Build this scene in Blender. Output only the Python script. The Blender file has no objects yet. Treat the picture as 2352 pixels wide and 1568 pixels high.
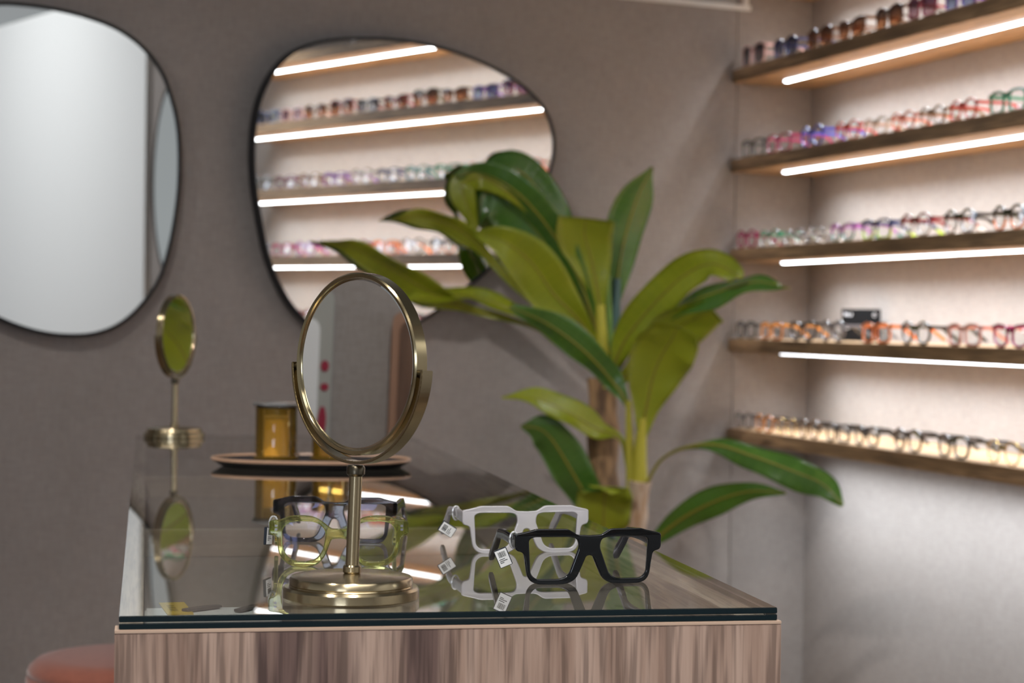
import bpy, bmesh, math, random
from mathutils import Vector, Matrix
random.seed(7)
PI = math.pi
C = bpy.context.scene.collection
SC = bpy.context.scene

# ------------------------------------------------------------------ camera, sky, lights, exposure
TT = 0.92                       # height of the glass counter top
ZC = TT + 0.26                  # eye height
FPX, PITCH, ROLL = 4575.0, 0.0118, 0.0136
_fw = Vector((0, math.cos(PITCH), -math.sin(PITCH)))
_up = Vector((0, math.sin(PITCH), math.cos(PITCH)))
_rt = Vector((1, 0, 0))
RT = _rt * math.cos(ROLL) + _up * math.sin(ROLL)
UP = _up * math.cos(ROLL) - _rt * math.sin(ROLL)
FW = _fw
CAM = Vector((0, 0, ZC))
cam_d = bpy.data.cameras.new('camera')
cam = bpy.data.objects.new('camera', cam_d)
C.objects.link(cam)
cam.matrix_world = Matrix(((RT.x, UP.x, -FW.x, CAM.x), (RT.y, UP.y, -FW.y, CAM.y), (RT.z, UP.z, -FW.z, CAM.z), (0, 0, 0, 1)))
cam_d.sensor_width = 36
cam_d.lens = FPX * 36 / 2352
cam_d.clip_start = 0.05
cam_d.dof.use_dof = True
cam_d.dof.focus_distance = 1.95
cam_d.dof.aperture_fstop = 8.0
SC.camera = cam

SC.view_settings.view_transform = 'Standard'
SC.view_settings.look = 'None'
SC.view_settings.exposure = 0.0
SC.view_settings.gamma = 1.0
SC.cycles.max_bounces = 10
SC.cycles.transparent_max_bounces = 24
SC.cycles.caustics_reflective = False
SC.cycles.caustics_refractive = False
SC.cycles.sample_clamp_indirect = 6.0

w = bpy.data.worlds.new('shop_ambient')
SC.world = w
w.use_nodes = True
_nt = w.node_tree
_bg = _nt.nodes['Background']
_tc = _nt.nodes.new('ShaderNodeTexCoord'); _sp = _nt.nodes.new('ShaderNodeSeparateXYZ'); _rp = _nt.nodes.new('ShaderNodeValToRGB')
_nt.links.new(_tc.outputs['Generated'], _sp.inputs[0])
_mp = _nt.nodes.new('ShaderNodeMapRange'); _mp.inputs[1].default_value = -1; _mp.inputs[2].default_value = 1
_nt.links.new(_sp.outputs[2], _mp.inputs[0]); _nt.links.new(_mp.outputs[0], _rp.inputs[0])
# bright white shop around eye level, darker floor and ceiling
_el = _rp.color_ramp.elements
_el[0].position = 0.30; _el[0].color = (0.10, 0.095, 0.09, 1)
_el[1].position = 0.85; _el[1].color = (0.10, 0.10, 0.10, 1)
for _p, _c in ((0.44, (0.30, 0.30, 0.30, 1)), (0.52, (0.46, 0.48, 0.49, 1)), (0.66, (0.36, 0.37, 0.38, 1))):
    _e = _el.new(_p); _e.color = _c
_nt.links.new(_rp.outputs[0], _bg.inputs[0])
_bg.inputs[1].default_value = 0.72

def spot(name, loc, target, power, size=60, blend=0.6, radius=0.04, col=(1.0, 0.96, 0.91)):
    d = bpy.data.lights.new(name, 'SPOT')
    d.energy = power; d.spot_size = math.radians(size); d.spot_blend = blend
    d.shadow_soft_size = radius; d.color = col
    o = bpy.data.objects.new(name, d); C.objects.link(o)
    o.location = loc
    o.rotation_euler = (Vector(target) - Vector(loc)).to_track_quat('-Z', 'Y').to_euler()
    return o
def area(name, loc, target, power, sx, sy, col=(1, 1, 1)):
    d = bpy.data.lights.new(name, 'AREA')
    d.shape = 'RECTANGLE'; d.size = sx; d.size_y = sy; d.energy = power; d.color = col
    o = bpy.data.objects.new(name, d); C.objects.link(o)
    o.location = loc
    o.rotation_euler = (Vector(target) - Vector(loc)).to_track_quat('-Z', 'Y').to_euler()
    return o
CEIL = 2.85
# assumed ceiling downlights of the shop, plus a few spots added as fill
spot('assumed_downlight_or_fill', (-2.2, 3.0, CEIL), (-1.5, 4.6, 1.0), 24, 90, 1.0)
spot('assumed_downlight_or_fill', (-1.0, 3.3, CEIL), (-0.5, 5.0, 0.8), 46, 66, 1.0)
spot('assumed_downlight_or_fill', (0.0, 1.2, CEIL), (0.1, 2.0, 0.86), 85, 60)
spot('assumed_downlight_or_fill', (-0.9, 1.3, CEIL), (-0.5, 2.0, 0.86), 70, 60)
spot('assumed_downlight_or_fill', (-0.3, 0.1, CEIL), (-0.1, 1.8, 0.7), 80, 60)
spot('assumed_downlight_or_fill', (-0.7, 1.7, CEIL), (-0.5, 3.7, 0.9), 150, 36, 1.0)
spot('assumed_downlight_or_fill', (1.0, 3.2, CEIL), (2.0, 4.2, 0.35), 60, 62, 1.0, 0.06, (0.95, 0.97, 1.0))  # added cool wash that brightens the lower part of the shelf wall
spot('assumed_downlight_or_fill', (-1.9, 2.2, CEIL), (-0.85, 3.6, 0.6), 60, 40, 1.0)  # added spot that lifts the stool seat
spot('assumed_downlight_or_fill', (-1.0, 3.3, CEIL), (0.32, 5.6, 1.05), 95, 30, 1.0, 0.05)  # added spot that brightens the plant
spot('assumed_downlight_or_fill', (-0.6, 2.7, CEIL), (1.5, 5.1, 1.1), 26, 40, 1.0)  # added spot that lifts the shelf fronts
spot('assumed_downlight_or_fill', (-1.6, 1.6, CEIL), (-3.0, 2.2, 1.1), 70, 90)  # added fill for the left partition reflected in the near brass mirror
# added overhead fill light that brightens the white wall beside the shelves
area('white_wall_fill', (0.9, 0.3, CEIL), (2.4, 0.2, 0.5), 46, 1.4, 2.6)
# assumed, unmodelled window behind the camera: area lights added for bluish lens reflections
for _i in range(3):
    area('assumed_window_light', (-1.9 + 0.55 * _i, -3.6, 1.75), (-0.6 + 0.2 * _i, 2.2, 1.0), 12, 0.42, 0.9, (0.72, 0.82, 1.0))

# ------------------------------------------------------------------ placing helpers
def ray(u, v):
    return FW + RT * ((u - 1176) / FPX) - UP * ((v - 784) / FPX)
def at(u, v, y):
    r = ray(u, v); return CAM + r * (y / r.y)
def on_z(u, v, z):
    r = ray(u, v); return CAM + r * ((z - ZC) / r.z)
def on_plane(u, v, p0, n):
    r = ray(u, v); return CAM + r * ((p0 - CAM).dot(n) / r.dot(n))

# ------------------------------------------------------------------ object helpers
def link(name, me, parent=None, mats=()):
    o = bpy.data.objects.new(name, me); C.objects.link(o)
    if parent: o.parent = parent
    for m in mats:
        me.materials.append(m)
    return o
def bm_obj(name, bm, mat, parent=None, smooth=True, angle=40):
    me = bpy.data.meshes.new(name)
    bmesh.ops.recalc_face_normals(bm, faces=bm.faces)
    bm.to_mesh(me); bm.free()
    if smooth: shade(me, angle)
    return link(name, me, parent, mat if isinstance(mat, (list, tuple)) else [mat])
def shade(me, angle=40):
    for p in me.polygons: p.use_smooth = True
    try: me.set_sharp_from_angle(angle=math.radians(angle))
    except Exception: pass
def empty(name, loc=(0, 0, 0), rz=0, label=None, cat=None, group=None):
    o = bpy.data.objects.new(name, None); C.objects.link(o)
    o.empty_display_size = 0.05
    o.location = loc; o.rotation_euler = (0, 0, rz)
    if label: tag(o, label, cat, group)
    return o
def tag(o, label, cat, group=None):
    o['label'] = label; o['category'] = cat
    if group: o['group'] = group
    return o
def structure(o):
    o['kind'] = 'structure'; return o
def box(bm, x0, x1, y0, y1, z0, z1, bev=0.0, M=None):
    r = bmesh.ops.create_cube(bm, size=1)
    vs = r['verts']
    for v in vs:
        v.co = Vector(((x0 + x1) / 2 + v.co.x * (x1 - x0), (y0 + y1) / 2 + v.co.y * (y1 - y0), (z0 + z1) / 2 + v.co.z * (z1 - z0)))
    if bev > 0:
        es = list({e for v in vs for e in v.link_edges})
        rr = bmesh.ops.bevel(bm, geom=es, offset=bev, segments=2, affect='EDGES')
        vs = list({v for f in rr['faces'] for v in f.verts} | {v for v in vs if v.is_valid})
    if M:
        for v in vs: v.co = M @ v.co
    return vs
def lathe(bm, prof, seg=64, M=None):
    rings = []
    for r, z in prof:
        if r < 1e-6: rings.append([bm.verts.new((0, 0, z))])
        else: rings.append([bm.verts.new((r * math.cos(2 * PI * i / seg), r * math.sin(2 * PI * i / seg), z)) for i in range(seg)])
    for a, b in zip(rings, rings[1:]):
        for i in range(seg):
            j = (i + 1) % seg
            if len(a) == 1 and len(b) == 1: continue
            if len(a) == 1: bm.faces.new((a[0], b[j], b[i]))
            elif len(b) == 1: bm.faces.new((a[i], a[j], b[0]))
            else: bm.faces.new((a[i], a[j], b[j], b[i]))
    if M:
        for ring in rings:
            for v in ring: v.co = M @ v.co
def catmull(pts, n):
    P = [pts[0] + (pts[0] - pts[1])] + list(pts) + [pts[-1] + (pts[-1] - pts[-2])]
    out = []
    for i in range(1, len(P) - 2):
        for k in range(n):
            t = k / n
            a, b, c, d = P[i - 1], P[i], P[i + 1], P[i + 2]
            out.append(0.5 * ((2 * b) + (c - a) * t + (2 * a - 5 * b + 4 * c - d) * t * t + (3 * b - a - 3 * c + d) * t ** 3))
    out.append(P[-2])
    return out
def closed_catmull(pts, n):
    m = len(pts); out = []
    for i in range(m):
        a, b, c, d = pts[i - 1], pts[i], pts[(i + 1) % m], pts[(i + 2) % m]
        for k in range(n):
            t = k / n
            out.append(0.5 * ((2 * b) + (c - a) * t + (2 * a - 5 * b + 4 * c - d) * t * t + (3 * b - a - 3 * c + d) * t ** 3))
    return out
def tube(bm, pts, rad, seg=10, cap=True):
    """round tube along points; rad a number or list"""
    n = len(pts)
    rad = rad if isinstance(rad, (list, tuple)) else [rad] * n
    ref = Vector((0, 0, 1))
    rings = []
    for i, p in enumerate(pts):
        t = (pts[min(i + 1, n - 1)] - pts[max(i - 1, 0)]).normalized()
        a = t.cross(ref)
        if a.length < 0.05: a = t.cross(Vector((1, 0, 0)))
        a.normalize(); b = t.cross(a)
        rings.append([bm.verts.new(p + (a * math.cos(2 * PI * k / seg) + b * math.sin(2 * PI * k / seg)) * rad[i]) for k in range(seg)])
    for r0, r1 in zip(rings, rings[1:]):
        for k in range(seg):
            bm.faces.new((r0[k], r0[(k + 1) % seg], r1[(k + 1) % seg], r1[k]))
    if cap:
        bm.faces.new(rings[0]); bm.faces.new(rings[-1])
def prism(bm, outline, z0, z1, M=None):
    a = [bm.verts.new((p[0], p[1], z0)) for p in outline]
    b = [bm.verts.new((p[0], p[1], z1)) for p in outline]
    fs = [bm.faces.new(list(reversed(a))), bm.faces.new(b)]
    n = len(a)
    for i in range(n):
        fs.append(bm.faces.new((a[i], a[(i + 1) % n], b[(i + 1) % n], b[i])))
    if M:
        for v in a + b: v.co = M @ v.co
    return fs

# ------------------------------------------------------------------ materials
def mat(name):
    m = bpy.data.materials.new(name); m.use_nodes = True
    nt = m.node_tree; nt.nodes.clear()
    out = nt.nodes.new('ShaderNodeOutputMaterial')
    return m, nt, out
def N(nt, kind, **kw):
    n = nt.nodes.new('ShaderNode' + kind)
    for k, v in kw.items():
        if k in n.inputs: n.inputs[k].default_value = v
        else: setattr(n, k, v)
    return n
def principled(name, col, rough=0.5, metal=0.0, coat=0.0, trans=0.0, ior=1.5, spec=0.5):
    m, nt, out = mat(name)
    b = N(nt, 'BsdfPrincipled')
    b.inputs['Base Color'].default_value = (*col, 1)
    b.inputs['Roughness'].default_value = rough
    b.inputs['Metallic'].default_value = metal
    b.inputs['Coat Weight'].default_value = coat
    b.inputs['Transmission Weight'].default_value = trans
    b.inputs['IOR'].default_value = ior
    b.inputs['Specular IOR Level'].default_value = spec
    nt.links.new(b.outputs[0], out.inputs[0])
    return m
def mixcol(nt, fac, a, b):
    n = nt.nodes.new('ShaderNodeMix'); n.data_type = 'RGBA'
    for s, v in ((6, a), (7, b)):
        if isinstance(v, tuple): n.inputs[s].default_value = (*v, 1)
        else: nt.links.new(v, n.inputs[s])
    if isinstance(fac, (int, float)): n.inputs[0].default_value = fac
    else: nt.links.new(fac, n.inputs[0])
    return n.outputs[2]
def objcoord(nt, scale=(1, 1, 1), kind='Object'):
    tc = N(nt, 'TexCoord'); mp = N(nt, 'Mapping')
    mp.inputs['Scale'].default_value = scale
    nt.links.new(tc.outputs[kind], mp.inputs[0])
    return mp.outputs[0]
def noise(nt, vec, scale, detail=4, rough=0.55):
    n = N(nt, 'TexNoise'); n.inputs['Scale'].default_value = scale
    n.inputs['Detail'].default_value = detail; n.inputs['Roughness'].default_value = rough
    nt.links.new(vec, n.inputs['Vector'])
    return n.outputs[0]
def ramp(nt, fac, stops):
    r = N(nt, 'ValToRGB')
    while len(r.color_ramp.elements) < len(stops): r.color_ramp.elements.new(0.5)
    for e, (p, c) in zip(r.color_ramp.elements, stops):
        e.position = p; e.color = (*c, 1) if len(c) == 3 else c
    nt.links.new(fac, r.inputs[0])
    return r.outputs[0]
def bump(nt, h, strength, dist, bsdf):
    b = N(nt, 'Bump'); b.inputs['Strength'].default_value = strength; b.inputs['Distance'].default_value = dist
    nt.links.new(h, b.inputs['Height']); nt.links.new(b.outputs[0], bsdf.inputs['Normal'])

def wallpaper(name, c0, c1):
    m, nt, out = mat(name)
    b = N(nt, 'BsdfPrincipled'); b.inputs['Roughness'].default_value = 0.85; b.inputs['Specular IOR Level'].default_value = 0.2
    v1 = noise(nt, objcoord(nt, (140, 140, 22)), 1.0, 3)
    v2 = noise(nt, objcoord(nt, (22, 22, 160)), 1.0, 3)
    v3 = noise(nt, objcoord(nt, (1, 1, 1)), 5.0, 4)
    mx = N(nt, 'Math', operation='ADD'); nt.links.new(v1, mx.inputs[0]); nt.links.new(v2, mx.inputs[1])
    m2 = N(nt, 'Math', operation='MULTIPLY_ADD'); nt.links.new(v3, m2.inputs[0]); m2.inputs[1].default_value = 0.5; nt.links.new(mx.outputs[0], m2.inputs[2])
    col = ramp(nt, m2.outputs[0], [(0.9, c0), (1.0, c1)])
    r = nt.nodes[-1]
    mr = N(nt, 'MapRange'); mr.inputs[1].default_value = 0.85; mr.inputs[2].default_value = 1.65
    nt.links.new(m2.outputs[0], mr.inputs[0])
    col = mixcol(nt, mr.outputs[0], c0, c1)
    nt.links.new(col, b.inputs['Base Color'])
    bump(nt, mx.outputs[0], 0.25, 0.001, b)
    nt.links.new(b.outputs[0], out.inputs[0])
    return m
def wood(name, scale, stops, rough=0.45, streak=None):
    """grain: noise stretched along the axis with the small scale"""
    m, nt, out = mat(name)
    b = N(nt, 'BsdfPrincipled'); b.inputs['Roughness'].default_value = rough
    co = objcoord(nt, scale)
    n1 = noise(nt, co, 1.0, 6, 0.6)
    col = ramp(nt, n1, stops)
    if streak:
        n2 = noise(nt, objcoord(nt, tuple(s * 0.30 for s in scale)), 1.0, 4, 0.6)
        f = ramp(nt, n2, [(0.53, (0, 0, 0)), (0.63, (1, 1, 1))])
        col = mixcol(nt, f, col, streak)
        n3 = noise(nt, objcoord(nt, tuple(s * 5 for s in scale)), 1.0, 2, 0.5)
        mm = N(nt, 'Mix'); mm.data_type = 'RGBA'; mm.blend_type = 'MULTIPLY'; mm.inputs[0].default_value = 0.6
        nt.links.new(col, mm.inputs[6])
        nt.links.new(ramp(nt, n3, [(0.38, (0.35, 0.33, 0.33)), (0.56, (1.15, 1.15, 1.15))]), mm.inputs[7])
        col = mm.outputs[2]
    nt.links.new(col, b.inputs['Base Color'])
    nt.links.new(b.outputs[0], out.inputs[0])
    return m
def clear_sheet(name, tint, power=1.0, ior=1.5, base=0.0, gloss=(1, 1, 1), rough=0.0, body=None, bodyfac=0.0):
    """clear plate or lens: light passes straight through, surface mirrors more at grazing angles"""
    m, nt, out = mat(name)
    t = N(nt, 'BsdfTransparent'); t.inputs[0].default_value = (*tint, 1)
    g = N(nt, 'BsdfGlossy'); g.inputs['Roughness'].default_value = rough; g.inputs[0].default_value = (*gloss, 1)
    fr = N(nt, 'Fresnel'); fr.inputs[0].default_value = ior
    inv = N(nt, 'Math', operation='SUBTRACT'); inv.inputs[0].default_value = 1.0; nt.links.new(fr.outputs[0], inv.inputs[1])
    pw = N(nt, 'Math', operation='POWER'); nt.links.new(inv.outputs[0], pw.inputs[0]); pw.inputs[1].default_value = power
    re = N(nt, 'Math', operation='SUBTRACT'); re.inputs[0].default_value = 1.0; nt.links.new(pw.outputs[0], re.inputs[1])
    ad = N(nt, 'Math', operation='ADD', use_clamp=True); nt.links.new(re.outputs[0], ad.inputs[0]); ad.inputs[1].default_value = base
    src = t.outputs[0]
    if body:
        d = N(nt, 'BsdfDiffuse'); d.inputs[0].default_value = (*body, 1)
        mb = N(nt, 'MixShader'); mb.inputs[0].default_value = bodyfac
        nt.links.new(src, mb.inputs[1]); nt.links.new(d.outputs[0], mb.inputs[2]); src = mb.outputs[0]
    mx = N(nt, 'MixShader')
    nt.links.new(ad.outputs[0], mx.inputs[0]); nt.links.new(src, mx.inputs[1]); nt.links.new(g.outputs[0], mx.inputs[2])
    nt.links.new(mx.outputs[0], out.inputs[0])
    return m
def emit(name, col, s):
    m, nt, out = mat(name)
    e = N(nt, 'Emission'); e.inputs[0].default_value = (*col, 1); e.inputs[1].default_value = s
    nt.links.new(e.outputs[0], out.inputs[0]); return m

M_wall = wallpaper('woven_taupe_wallpaper', (0.275, 0.243, 0.227), (0.38, 0.344, 0.325))
M_white = principled('white_plaster', (0.84, 0.85, 0.85), 0.6)
M_whitepaint = principled('white_paint', (0.8, 0.8, 0.78), 0.4)
M_floor = wood('floor_boards', (14, 1.2, 14), [(0.3, (0.16, 0.10, 0.06)), (0.7, (0.30, 0.20, 0.13))], 0.4)
M_cab = wood('walnut_laminate', (40, 40, 1.7), [(0.30, (0.19, 0.118, 0.088)), (0.46, (0.325, 0.222, 0.172)), (0.66, (0.44, 0.32, 0.258))], 0.42, (0.13, 0.082, 0.07))
M_cabh = wood('walnut_laminate_rail', (60, 2.6, 60), [(0.28, (0.40, 0.31, 0.24)), (0.5, (0.60, 0.49, 0.40)), (0.72, (0.70, 0.60, 0.50))], 0.42, (0.34, 0.26, 0.20))
M_cabx = wood('walnut_laminate_partition', (2.6, 60, 60), [(0.28, (0.40, 0.31, 0.24)), (0.5, (0.55, 0.45, 0.36)), (0.72, (0.62, 0.52, 0.43))], 0.42)
M_band = principled('pale_edge_band', (0.50, 0.36, 0.27), 0.4)
M_case = principled('case_lining', (0.30, 0.25, 0.215), 0.8)
M_shelf = wood('brown_oak_shelf', (26, 1.6, 34), [(0.3, (0.31, 0.19, 0.095)), (0.5, (0.50, 0.315, 0.165)), (0.7, (0.64, 0.43, 0.25))], 0.45, (0.28, 0.17, 0.085))
M_led = emit('led_diffuser_face', (0.95, 0.965, 1.0), 26.0)
M_ledside = emit('led_diffuser_side', (0.95, 0.965, 1.0), 10.0)
M_mirror = principled('silvered_glass', (0.93, 0.945, 0.94), 0.0, 1.0)
M_black = principled('black_metal', (0.007, 0.008, 0.010), 0.4, spec=0.3)
M_glass = clear_sheet('counter_glass', (0.95, 0.965, 0.955), 1.45)
M_glasslow = clear_sheet('counter_glass_lower', (0.95, 0.97, 0.96), 0.15)
M_glassedge = principled('dark_glass_edge', (0.004, 0.012, 0.016), 0.12, 0, 0, 0, 1.5)
def brass(name, col=(0.44, 0.36, 0.225), rough=0.24, aniso=0.8):
    """brushed along the turning direction"""
    m, nt, out = mat(name)
    b = N(nt, 'BsdfPrincipled'); b.inputs['Base Color'].default_value = (*col, 1)
    b.inputs['Metallic'].default_value = 1; b.inputs['Roughness'].default_value = rough
    b.inputs['Anisotropic'].default_value = aniso; b.inputs['Anisotropic Rotation'].default_value = 0.25
    tg = N(nt, 'Tangent'); tg.direction_type = 'RADIAL'; tg.axis = 'Z'
    nt.links.new(tg.outputs[0], b.inputs['Tangent'])
    nt.links.new(b.outputs[0], out.inputs[0]); return m
M_brass = brass('antique_brass')
M_brassbright = principled('polished_brass_rim', (0.42, 0.34, 0.20), 0.16, 1.0)
M_yoke = principled('satin_brass_yoke', (0.40, 0.33, 0.21), 0.22, 1.0)
M_brassdark = principled('dark_brass', (0.10, 0.085, 0.06), 0.3, 1.0)

# ------------------------------------------------------------------ room shell
WY, BY = 0.3091, 0.4697
WS = Vector((math.sin(WY), -math.cos(WY), 0))        # along the shelf wall, from the corner towards the viewer
INN = Vector((math.cos(WY), math.sin(WY), 0))        # into the shelf wall
BD = Vector((math.cos(BY), math.sin(BY), 0))         # along the back wall, to the right
BN = Vector((math.sin(BY), -math.cos(BY), 0))        # out of the back wall
SW = 1.25                                            # distance scale of the far walls
SHC = Vector((0.5379, 4.9677, 0)) * SW                    # shelf front corner on the back wall
DEPTH = 0.236 * SW
CORNER = SHC + BD * 0.2405 * SW
ZTOP5 = ZC - 0.2663 * SW
SPC, TH = 0.2226 * SW, 0.0325 * SW
UPV = Vector((0, 0, 1))
def frame_matrix(o, ex, ey, ez):
    return Matrix(((ex.x, ey.x, ez.x, o.x), (ex.y, ey.y, ez.y, o.y), (ex.z, ey.z, ez.z, o.z), (0, 0, 0, 1)))
MB_ = frame_matrix(CORNER, BD, -BN, UPV)             # local x along back wall (negative = left), y into the wall
MR_ = frame_matrix(CORNER, WS, INN, UPV)             # local x along shelf wall (towards viewer), y into the wall
PANEL = ZC + 0.775 * SW
SEAM = -0.225 * SW
def wall_obj(name, M, x0, x1, y0, y1, z0, z1, m, bev=0):
    bm = bmesh.new(); box(bm, x0, x1, y0, y1, z0, z1, bev)
    o = bm_obj(name, bm, m, None, smooth=False); o.matrix_world = M
    return structure(o)
wall_obj('wall_back', MB_, -11.5, SEAM - 0.0015, 0, 0.12, 0, PANEL, M_wall)
wall_obj('wall_niche', MB_, SEAM + 0.0015, 0.0, 0.0, 0.12, 0, CEIL, M_wall)
wall_obj('wall_back_core', MB_, -11.5, 0.10, 0.121, 0.2, 0, CEIL, M_wall)
A1 = SHC - BD * 1.5 * SW + BN * 0.039 + UPV * ZC
def left_mirror_hit(u, v):
    """spot of the shelf wall (along, height) seen in the left wall mirror"""
    P = on_plane(u, v, A1, BN); d = ray(u, v); d = d - BN * 2 * d.dot(BN)
    t = (CORNER - P).dot(INN) / d.dot(INN)
    q = MR_.inverted() @ (P + d * t)
    return q
XW = left_mirror_hit(346, 400).x
wall_obj('wall_right', MR_, -0.1, XW - 0.001, 0.0, 0.12, 0, CEIL, M_wall)
wall_obj('wall_right_end', MR_, XW, XW + 4.5, -0.03, 0.12, 0, CEIL, M_white)
bm = bmesh.new(); box(bm, -10, 6, -4, 8, -0.05, 0)
structure(bm_obj('floor', bm, M_floor, None, smooth=False))
# transom over the wall panel: white frame round a pale pane
win = bpy.data.objects.new('window_1', None); C.objects.link(win); win.matrix_world = MB_; structure(win)
bm = bmesh.new()
box(bm, -2.6, -0.235, -0.004, 0.03, PANEL, PANEL + 0.016)
box(bm, -0.262, -0.244, -0.004, 0.03, PANEL + 0.016, PANEL + 0.5)
box(bm, -2.6, -2.57, -0.004, 0.03, PANEL + 0.016, PANEL + 0.5)
box(bm, -2.6, -0.235, -0.004, 0.03, PANEL + 0.5, PANEL + 0.53)
bm_obj('window_frame', bm, M_whitepaint, win, smooth=False)
bm = bmesh.new(); box(bm, -2.57, -0.262, 0.012, 0.018, PANEL + 0.016, PANEL + 0.5)
bm_obj('window_pane', bm, principled('frosted_pane', (0.42, 0.39, 0.36), 0.35), win, smooth=False)

# ------------------------------------------------------------------ shelves with LED tubes
SHN = ['top shelf over the frame edge', 'highest', 'second', 'third', 'fourth', 'lowest']
LED_W = 14.5
SLEN = 2.62 * SW
tanc = math.tan(BY - WY)
def shelf_local(s, inn, z): return CORNER + WS * s + INN * (inn - DEPTH) + UPV * z
shelf_top = {}
for k in range(6):
    zt = ZTOP5 + (5 - k) * SPC; shelf_top[k] = zt
    lab = {0: 'brown oak wall shelf seen only in the big wall mirror, above the sunglasses row',
           1: 'highest brown oak wall shelf at right, holding a row of dark sunglasses',
           2: 'brown oak wall shelf second from top, holding blue, red and green frames',
           3: 'middle brown oak wall shelf, holding two-tone purple, lime and orange frames',
           4: 'brown oak wall shelf second from bottom, with the black sign card',
           5: 'lowest brown oak wall shelf, holding black and gold wire frames'}[k]
    e = empty('wall_shelf', SHC + UPV * (zt - TH), 0, lab, 'shelf', 'lit wall shelves')
    e.matrix_world = frame_matrix(CORNER + UPV * (zt - TH), INN, -WS, UPV)   # local x into wall, y away from the viewer
    bm = bmesh.new()
    # left end follows the back wall
    xl, xr = -DEPTH, -0.0005
    gap = 0.001
    ol = [(xl, -SLEN), (xr, -SLEN), (xr, -gap), (xl, tanc * xl - gap)]
    fs = prism(bm, ol, 0, TH)
    bmesh.ops.recalc_face_normals(bm, faces=bm.faces)
    ed = [x for x in bm.edges]
    bmesh.ops.bevel(bm, geom=ed, offset=0.0012, segments=1, affect='EDGES')
    bm_obj('board', bm, M_shelf, e, smooth=False)
    # LED tube on the underside
    bm = bmesh.new()
    y0, y1 = -0.150 * SW, -SLEN + 0.07
    xc = xl + 0.095 * SW
    hw, dp = 0.0075, 0.0058
    sec = [(-hw, -0.0013), (-hw, -dp + 0.0025), (-hw + 0.0025, -dp), (hw - 0.0025, -dp), (hw, -dp + 0.0025), (hw, -0.0013)]
    ra = [bm.verts.new((xc + a, y1, b)) for a, b in sec]; rb = [bm.verts.new((xc + a, y0, b)) for a, b in sec]
    for q in range(6):
        f = bm.faces.new((ra[q], ra[(q + 1) % 6], rb[(q + 1) % 6], rb[q]))
        f.material_index = 0 if q == 2 else 1
    for r_ in (ra, rb): bm.faces.new(r_).material_index = 1
    bm_obj('led_tube', bm, [M_led, M_ledside], e, smooth=False)['label'] = 'glowing white LED tube'
    ld = bpy.data.lights.new('led_strip_light', 'AREA'); ld.shape = 'RECTANGLE'
    ld.size = y0 - y1 - 0.02; ld.size_y = 0.012; ld.energy = LED_W; ld.color = (0.86, 0.94, 1.0); ld.spread = math.radians(125)
    lo = bpy.data.objects.new('led_strip_light', ld); C.objects.link(lo)
    M0 = frame_matrix(CORNER + UPV * (zt - TH), INN, -WS, UPV)
    zd = (UPV * 1.0 - INN * 0.22).normalized()
    lo.matrix_world = frame_matrix(M0 @ Vector((xc, (y0 + y1) / 2, -dp - 0.0012)), -WS, zd.cross(-WS), zd)
    bm = bmesh.new()
    box(bm, xc - 0.0085, xc + 0.0085, y1 - 0.001, y0 + 0.001, -0.0012, 0.0)
    bm_obj('mounting_channel', bm, M_whitepaint, e, smooth=False)

# ------------------------------------------------------------------ wall mirrors
def pebble_mirror(px, p0, n, label, depth=0.036, group='pebble shaped wall mirrors'):
    ex = UPV.cross(n).normalized()          # to the right when facing the mirror
    if ex.dot(BD) < 0 and abs(n.dot(BN)) > 0.7: ex = -ex
    ey = n.cross(ex)
    if ey.z < 0: ey = -ey
    pts = []
    for q in px:
        P = on_plane(q[0], q[1], p0, n) if len(q) == 2 else Vector(q)
        pts.append(Vector(((P - p0).dot(ex), (P - p0).dot(ey), 0)))
    ol = closed_catmull(pts, 6)
    cen = sum(ol, Vector()) / len(ol)
    e = empty('wall_mirror', (0, 0, 0), 0, label, 'mirror', group)
    o = p0 + ex * cen.x + ey * cen.y
    e.matrix_world = frame_matrix(o, ex, ey, ex.cross(ey))
    ol = [p - cen for p in ol]
    ez = ex.cross(ey); sgn = 1 if ez.dot(n) > 0 else -1
    def inset(d):
        m = len(ol); r = []
        for i in range(m):
            t = (ol[(i + 1) % m] - ol[i - 1]).normalized()
            nn = Vector((-t.y, t.x, 0))
            if nn.dot(ol[i]) > 0: nn = -nn
            r.append(ol[i] + nn * d)
        return r
    bm = bmesh.new()
    prof = [(0.0, -depth), (0.0, 0.0), (0.0085, 0.0), (0.0085, -0.004), (0.0, -depth)]
    rings = [[bm.verts.new((p.x, p.y, z * sgn)) for p in inset(d)] for d, z in prof[:-1]]
    m = len(ol)
    for a, b in zip(rings, rings[1:] + rings[:1]):
        for i in range(m): bm.faces.new((a[i], a[(i + 1) % m], b[(i + 1) % m], b[i]))
    bm_obj('frame', bm, M_black, e, angle=30)
    bm = bmesh.new()
    prism(bm, [(p.x, p.y) for p in inset(0.0080)], -0.008 * sgn, -0.0035 * sgn)
    bm_obj('mirror_glass', bm, M_mirror, e, smooth=False)
    return e
MIR2 = [(830, 85), (905, 88), (985, 100), (1060, 121), (1130, 150), (1190, 185), (1235, 225), (1262, 265), (1275, 312), (1275, 355), (1265, 398), (1247, 447), (1218, 503), (1178, 562), (1122, 622), (1052, 680), (985, 730), (920, 762), (845, 778), (770, 775), (712, 748), (670, 705), (640, 655), (614, 590), (595, 500), (583, 420), (580, 345), (585, 280), (598, 222), (625, 166), (665, 122), (715, 98), (770, 88)]
by2 = BY + 0.0204; mp2 = -0.0037
n2 = Vector((math.sin(by2) * math.cos(mp2), -math.cos(by2) * math.cos(mp2), math.sin(mp2)))
a0 = SHC - BD * 0.514 * SW + BN * 0.047 + UPV * (ZTOP5 + 0.5)
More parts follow.
